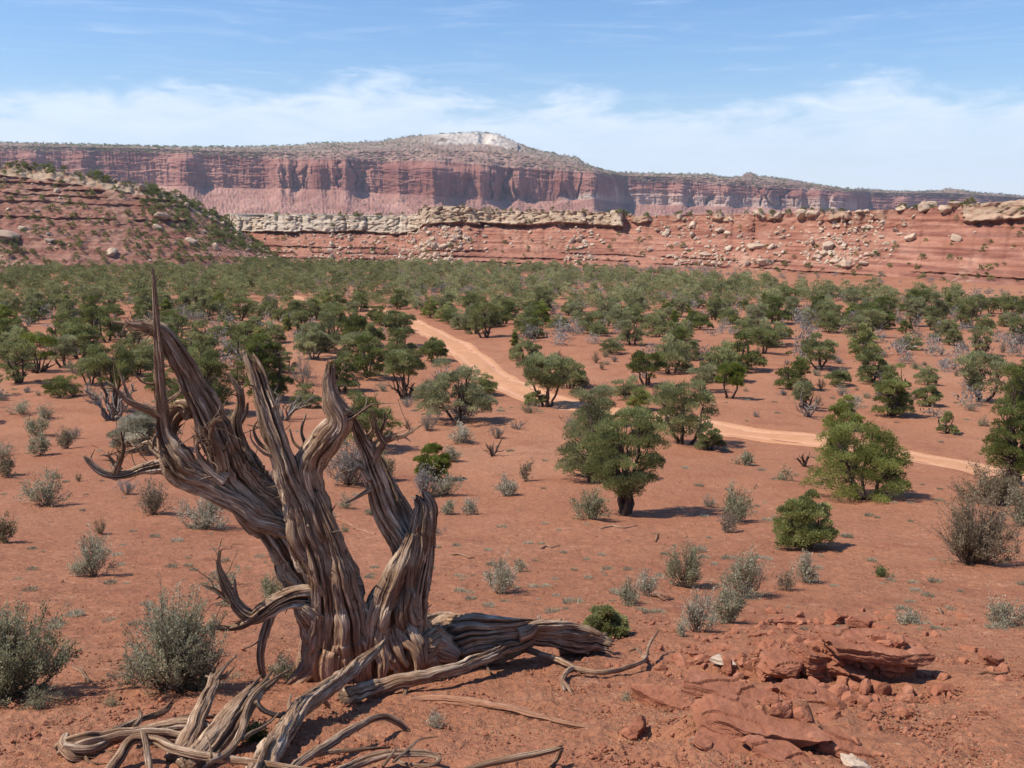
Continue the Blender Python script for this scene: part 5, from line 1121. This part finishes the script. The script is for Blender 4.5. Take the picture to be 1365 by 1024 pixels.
def proto_tree(k):
    st = ['bush', 'open', 'bush', 'wide', 'open', 'bush', 'bush', 'cone'][k]; mt = ['leaf', 'leafg', 'leafg', 'leaf', 'leafg', 'leaf', 'leafb', 'leafb'][k]
    h, w_ = [(3.1, 3.1), (3.4, 3.1), (2.8, 3.1), (2.6, 3.6), (3.3, 2.7), (3.4, 2.9), (2.6, 2.8), (2.8, 1.9)][k]
    o = empty('juniper_tree', (0, 0, 0)); tr, cr = juniper_parts(900+k, h, w_, st, 46, 165, .145, 3, sides=5, dead=[0, .08, .05, .05, .25, .1, 0, 0][k])
    tr.build('trunk', M['bark'], o); cr.build('crown', M[mt], o, smooth=False); return o
protos = [proto_tree(k) for k in range(8)]; used = set()
DESC = ['rounded dark green', 'open crowned grey green', 'bushy grey green', 'broad dark green', 'half bare grey green', 'tall dark', 'small yellow green', 'narrow pointed yellow green']
def where(px, y):
    dpt = 'at the woodland edge' if y < 85 else ('amid the valley woodland' if y < 135 else 'deep in the woodland')
    if px < 330: a = 'below the rocky hill'
    elif px < 620: a = 'left of the road bend'
    elif px < 950: a = 'below the caprock cliff'
    else: a = 'before the banded slope'
    return dpt+' '+a
NIND = 300-42
# prefer a mix of species: greener on left, greyer toward right
for i, (y, x, z, px, py) in enumerate(inview[:NIND]):
    wts = np.array([3, 2, 2, 2, 1, 2, 1.2, .5]) if px < 560 else np.array([1.5, 2.4, 3, 1, 1.6, 1, 1.4, .5]); k = int(gg.choice(8, p=wts/wts.sum()))
    o = protos[k] if k not in used else copy_tree(protos[k]); used.add(k)
    o.location = (x, y, z-.05); s = gg.uniform(.48, 1.0)*(.85 if y < 60 else 1); o.scale = (s, s, s*gg.uniform(.85, 1.15)); o.rotation_euler = (0, 0, gg.uniform(0, 6.28))
    tag(o, f'{DESC[k]} juniper {where(px, y)}', 'tree', 'junipers of the valley woodland')
for k in range(8):
    if k not in used:
        for c in list(protos[k].children): bpy.data.objects.remove(c)
        bpy.data.objects.remove(protos[k])
def merged_plants(name, pts, lib, mat, label, cat, smin=.7, smax=1.25, bark=None):
    g = np.random.default_rng(len(pts)); acc = Acc()
    for p in pts:
        V, Q, ti = lib[g.integers(len(lib))]; a = g.uniform(0, 6.28); c, s = math.cos(a), math.sin(a); sc = g.uniform(smin, smax)*p[3]
        P = np.stack([V[:, 0]*c-V[:, 1]*s, V[:, 0]*s+V[:, 1]*c, V[:, 2]*g.uniform(.85, 1.15)], 1)*sc+np.array(p[:3]); acc.add(P, Q, tint=np.clip(ti*.7+g.uniform(-.05, .35), 0, 1))
    return tag(acc.build(name, M[mat], None, False), label, cat, kind='stuff')
def flat_lib(n, h, w_, clumps, tufts, tl, styles, seed):
    out = []
    for k in range(n):
        tr, cr = juniper_parts(seed+k, h, w_, styles[k % len(styles)], clumps, tufts, tl, 3, sides=3); V = np.vstack(cr.V); Q = np.vstack(cr.Q); ti = np.concatenate(cr.A['tint'])
        tv = np.vstack(tr.V); out.append((V, Q, ti))
    return out
lib = flat_lib(8, 3.0, 3.3, 26, 30, .30, ['bush', 'bush', 'wide', 'open'], 1300)
rest = inview[NIND:]+outview
L1 = [(x, y, z-.05, .78) for (y, x, z, px, py) in rest if px < 520]; L2 = [(x, y, z-.05, .78) for (y, x, z, px, py) in rest if px >= 520]
if L1: merged_plants('juniper_woodland', L1, lib, 'leaf', 'far junipers massed below the left rocky hill', 'woodland')
if L2: merged_plants('juniper_woodland', L2, lib, 'leafg', 'far junipers massed across the valley before the banded cliff', 'woodland')
print('woodland', time.time()-T0)
# hillside and rim bushes
def pick(sheet, px, py, n=1):
    V = SH[sheet]; X_, Y_, _ = PR[sheet]; d2 = (X_-px)**2+(Y_-py)**2; k = np.unravel_index(np.argmin(d2), d2.shape); return V[k]
PR = {k: project(v) for k, v in SH.items()}
small = flat_lib(6, 1.7, 1.9, 14, 22, .26, ['bush', 'wide', 'bush'], 1500)
hs = []
def add_on(sheet, n, fx, fy, s0, s1, acc_fn=None):
    V = SH[sheet].reshape(-1, 3); X_, Y_, _ = PR[sheet]; X_ = X_.ravel(); Y_ = Y_.ravel(); c = 0; t = 0
    while c < n and t < n*12:
        t += 1; px, py = fx(), None; py = fy(px)
        if py is None: continue
        k = int(np.argmin((X_-px)**2+(Y_-py)**2))
        if (X_[k]-px)**2+(Y_[k]-py)**2 > 30: continue
        hs.append((V[k][0], V[k][1], V[k][2]-.15, gg.uniform(s0, s1))); c += 1
crest = lambda px: float(np.interp(px, [-60, 0, 105, 195, 243, 288, 325, 355, 378], [213, 217, 231, 248, 260, 284, 309, 331, 343]))
def fy_hill(px):
    t = gg.random(); cy = crest(px); lo = np.interp(px, [0, 400], [352, 350]); p = .15+.5*float(sstep(180, 300, px))+.35*t
    if gg.random() > p: return None
    return cy+t*(lo-cy)
add_on('rocky_hill', 560, lambda: gg.uniform(-40, 385), fy_hill, .5, 1.15)
add_on('rocky_hill', 80, lambda: gg.uniform(-30, 370), lambda px: crest(px)+gg.uniform(-1, 6), .7, 1.4)
add_on('rocky_hill', 200, lambda: gg.uniform(190, 385), lambda px: crest(px)+gg.uniform(0, 40), .7, 1.3)
rim = lambda px: float(np.interp(px, [313, 556, 572, 620, 662, 818, 845, 1006, 1190, 1290, 1400], [287, 285, 274, 274, 281, 282, 288, 284, 279, 272, 264]))
add_on('banded_bench_hill', 110, lambda: gg.uniform(340, 1300), lambda px: rim(px)+gg.uniform(-1, 2), .4, 1.0)
add_on('banded_bench_hill', 240, lambda: gg.uniform(330, 1400), lambda px: rim(px)+12+gg.random()**.5*float(np.interp(px, [330, 1000, 1400], [58, 85, 100])), .4, .95)
merged_plants('hillside_shrubs', hs, small, 'leaf', 'dark shrubs dotted over the rocky hill and banded slopes', 'shrubs')
# junipers dotting the top and talus of the far mesa
tiny = flat_lib(4, 5.0, 6.0, 4, 4, 3.2, ['bush'], 1700); ms_ = []
V = SH['mesa'].reshape(-1, 3); nc = SH['mesa'].shape[1]; nr = SH['mesa'].shape[0]
for _ in range(5200):
    t = gg.random(); 
    r_ = int(gg.integers(179, nr)) if t < .72 else (nr-1 if t < .84 else int(gg.integers(12, 66))); c_ = int(gg.integers(160, nc-120)); p = SH['mesa'][r_, c_]
    if 575 < PR['mesa'][0][r_, c_] < 690 and 179 < PR['mesa'][1][r_, c_] < 198 and gg.random() < .85: continue
    ms_.append((p[0], p[1], p[2]-.5, gg.uniform(.45, 1.15)*(.7 if r_ < 80 else 1)))
merged_plants('mesa_trees', ms_, tiny, 'leaf', 'tiny dark trees speckling the slopes and top of the distant mesa', 'woodland')
# grey sage flats between the junipers
sl = []
for k in range(6):
    tr, cr = shrub_parts(1800+k, .75, 1.3, 12, 12, .20, sides=3); sl.append((np.vstack(cr.V), np.vstack(cr.Q), np.concatenate(cr.A['tint'])))
sp_ = []
y = np.sqrt(gg.uniform(45**2, 270**2, 9000)); x = gg.uniform(-.62, .62, 9000)*y; z = H(x, y); px, py, _ = project(np.stack([x, y, z], 1))
dn = (.35+.65*sstep(0, .4, noise(x/18+7, y/18)))*np.where(y < 70, .35, 1)*np.where((px > 1000) & (y > 150), .4, 1); dn = np.where((y > 150) & (px > 400) & (px < 950), 1.5, dn)
k = np.nonzero((gg.random(9000)*1.5 < dn) & (road_dist(x, y) > 2.6))[0][:2600]; sp_ = [(x[i], y[i], z[i]-.03, gg.uniform(.6, 1.2)*(1.35 if 55 < y[i] < 150 else 1)) for i in k]
merged_plants('sage_flat', sp_, sl, 'sageg', 'low grey sage filling the gaps between the valley junipers', 'ground cover')
# tiny tufts dotting the open slope
tf = []
for k in range(5):
    g = np.random.default_rng(k); n = 150; a = g.uniform(0, 6.28, n); r_ = g.random(n)**.5*.5; P = np.stack([r_*np.cos(a), r_*np.sin(a), np.zeros(n)], 1); D = P*1.3+g.normal(size=(n, 3))*.25+np.array((0, 0, .6)); V_, Q_, t_ = leaf_quads(P, D, g.uniform(.25, .55, n), .05, g, g.random(n)); tf.append((V_, Q_, t_))
tp = []
y = np.exp(gg.uniform(math.log(9), math.log(60), 600)); x = gg.uniform(-.6, .6, 600)*y; z = H(x, y); k = np.nonzero(road_dist(x, y) > 2.2)[0][:420]
tp = [(x[i], y[i], z[i], gg.uniform(.04, .13)*(1+y[i]/45)) for i in k]
merged_plants('grass_tufts', tp, tf, 'sage', 'tiny grey green tufts dotting the open red slope', 'ground cover')
print('shrub masses', time.time()-T0)

# ------------------------------------------------------------------ boulders on the slopes
blib = []
for k in range(10):
    P, F = rock_mesh(400+k, (1, 1, .8), 3, 11, .07); me_o = mesh_np('boulder', P, [F], M['boulder'], smooth=True); blib.append(me_o)
bused = set(); bcount = 0
def boulder(p, s, label, group, sink=.2):
    global bcount
    k = int(gg.integers(10)); o = blib[k] if k not in bused else blib[k].copy()
    if k in bused: COL.objects.link(o)
    bused.add(k); o.location = (p[0], p[1]-s*.1, p[2]+s*.3-sink*s); o.scale = (s*gg.uniform(.9, 1.5), s, s*gg.uniform(.65, 1.0)); o.rotation_euler = (gg.normal()*.15, gg.normal()*.15, gg.uniform(0, 6.28))
    tag(o, label, 'boulder', group); bcount += 1
def near_(sheet, px, py):
    X_, Y_, _ = PR[sheet]; k = np.unravel_index(np.argmin((X_-px)**2+(Y_-py)**2), X_.shape); return SH[sheet][k]
HB = [(3, 316, 22, 'big pale boulder at the left edge low on the rocky hill'), (31, 306, 9, 'small round pale boulder right of the big one on the rocky hill'), (213, 290, 16, 'tan block in the middle of the rocky hill'), (257, 324, 13, 'pale rounded boulder near the right foot of the rocky hill'),
      (195, 253, 15, 'bright tan block on the crest of the rocky hill'), (150, 338, 12, 'pale boulder at the foot of the rocky hill'), (212, 305, 9, 'small tan boulder below the middle block of the rocky hill'), (66, 322, 10, 'tan boulder beside a gully low on the rocky hill')]
for px, py, wd, lb in HB: p = near_('rocky_hill', px, py); boulder(p, wd*mpp(p), lb, 'boulders on the rocky hill')
BB = [(1006, 331, 14, 'pale boulder alone in the middle of the banded slope'), (1033, 330, 8, 'small pale boulder just right of the lone one on the banded slope'), (942, 340, 10, ''), (1021, 352, 13, 'pale boulder at the foot of the banded slope below the lone one'), (1215, 318, 13, 'tan boulder high on the right banded slope'),
      (1274, 319, 13, 'reddish tan upright boulder near the right end of the slope'), (1102, 330, 14, 'tan block at the top of the big rockfall'), (960, 308, 9, ''), (1090, 345, 12, ''), (1128, 355, 14, ''), (1110, 350, 10, ''), (1150, 352, 10, ''), (1068, 288, 15, ''), (1085, 286, 12, ''), (1010, 286, 13, ''), (1165, 340, 10, ''),
      (1200, 275, 12, 'tan slab on the skyline near the right end of the bench'), (1235, 274, 18, 'long tan slab on the skyline left of the brown ledge'), (1260, 280, 13, 'pale cube on the skyline below the long slab'), (1275, 272, 14, '')]
for px, py, wd, lb in BB: p = near_('banded_bench_hill', px, py); boulder(p, wd*mpp(p), lb or 'tan boulder lying on the banded slope among its rockfall', 'boulders on the banded slope')
for _ in range(105):
    c = gg.choice(7, p=[.28, .13, .13, .20, .20, .02, .04]); px, sx, y0, y1 = [(585, 45, 300, 348), (770, 20, 292, 345), (440, 60, 312, 350), (945, 75, 305, 354), (1140, 45, 300, 352), (900, 200, 283, 288), (1180, 110, 275, 290)][c]
    px = gg.normal(px, sx); py = gg.uniform(y0, y1)
    if c == 5 or c == 6: py = rim(px)+gg.uniform(-1, 3)
    if px < 330: continue
    p = near_('banded_bench_hill', px, py); boulder(p, gg.uniform(2.5, 6.5)*mpp(p), 'tan boulder lying on the banded slope among its rockfall', 'boulders on the banded slope')
for _ in range(42):
    px = gg.uniform(0, 370); cy = crest(px); py = cy+(gg.random()**1.8)*(348-cy); p = near_('rocky_hill', px, py); boulder(p, gg.uniform(2.5, 6)*mpp(p), 'tan boulder on the rocky hill beside smaller blocks', 'boulders on the rocky hill')
print('boulders', bcount)
# smaller blocks: too many to count
def fall(sheet, n, fx, fy, s0, s1):
    out = []; X_, Y_, _ = PR[sheet]; X_ = X_.ravel(); Y_ = Y_.ravel(); V = SH[sheet].reshape(-1, 3)
    ii = gg.integers(0, len(V), n*60); ok = [i for i in ii if fx(X_[i], Y_[i]) > gg.random()][:n]
    return [V[i] for i in ok], [gg.uniform(s0, s1)*(1+2*gg.random()**6) for i in ok]
def bd(px, py):
    if not (320 < px < 1400) or py > 356: return 0
    c = rim(px); 
    if py < c+(24 if px < 830 else 2): return .01
    v = .9*math.exp(-((px-590-(py-300)*-.6)/48)**2)+.7*math.exp(-((px-768)/22)**2)+.55*math.exp(-((px-935-(py-300)*.5)/70)**2)+.8*math.exp(-((px-1135-(py-300)*-.4)/42)**2)+.45*math.exp(-((px-450)/70)**2)
    return v*(.4+.6*(py-c)/60)+.012
P1, S1 = fall('banded_bench_hill', 1250, bd, None, .3, .85)
tag(merged_rocks('rockfall_debris', P1, S1, 'boulder', 31, 1, .2), 'pale rockfall debris streaming down the banded slope', 'rubble', kind='stuff')
P2, S2 = fall('rocky_hill', 800, lambda px, py: (.12+.6*float(sstep(crest(px)+30, crest(px)+4, py))+.35*float(sstep(200, 330, px))) if 0 < px+60 < 450 and py < 350 else 0, None, .3, .9)
tag(merged_rocks('hill_debris', P2, S2, 'boulder', 33, 1, .2), 'tan broken rock strewn over the rocky hill', 'rubble', kind='stuff')
print('done', time.time()-T0)

# ------------------------------------------------------------------ haze
def box(name, x0, x1, y0, y1, z0, z1, mat):
    V = [(x, y, z) for z in (z0, z1) for y in (y0, y1) for x in (x0, x1)]; F = [(0, 2, 3, 1), (4, 5, 7, 6), (0, 1, 5, 4), (2, 6, 7, 3), (0, 4, 6, 2), (1, 3, 7, 5)]
    return mesh_np(name, V, [F], mat, smooth=False)
hm = bpy.data.materials.new('air'); hm.use_nodes = True; t = hm.node_tree; t.nodes.clear()
pv = N(t, 'ShaderNodeVolumePrincipled'); pv.inputs['Color'].default_value = (.70, .77, .93, 1); pv.inputs['Density'].default_value = HAZE; pv.inputs['Anisotropy'].default_value = .2
t.links.new(pv.outputs[0], N(t, 'ShaderNodeOutputMaterial').inputs['Volume'])
tag(box('haze', -6200, 6200, -6200, 6200, -18, 420, hm), 'thin blue air haze over the desert', 'haze', kind='stuff')
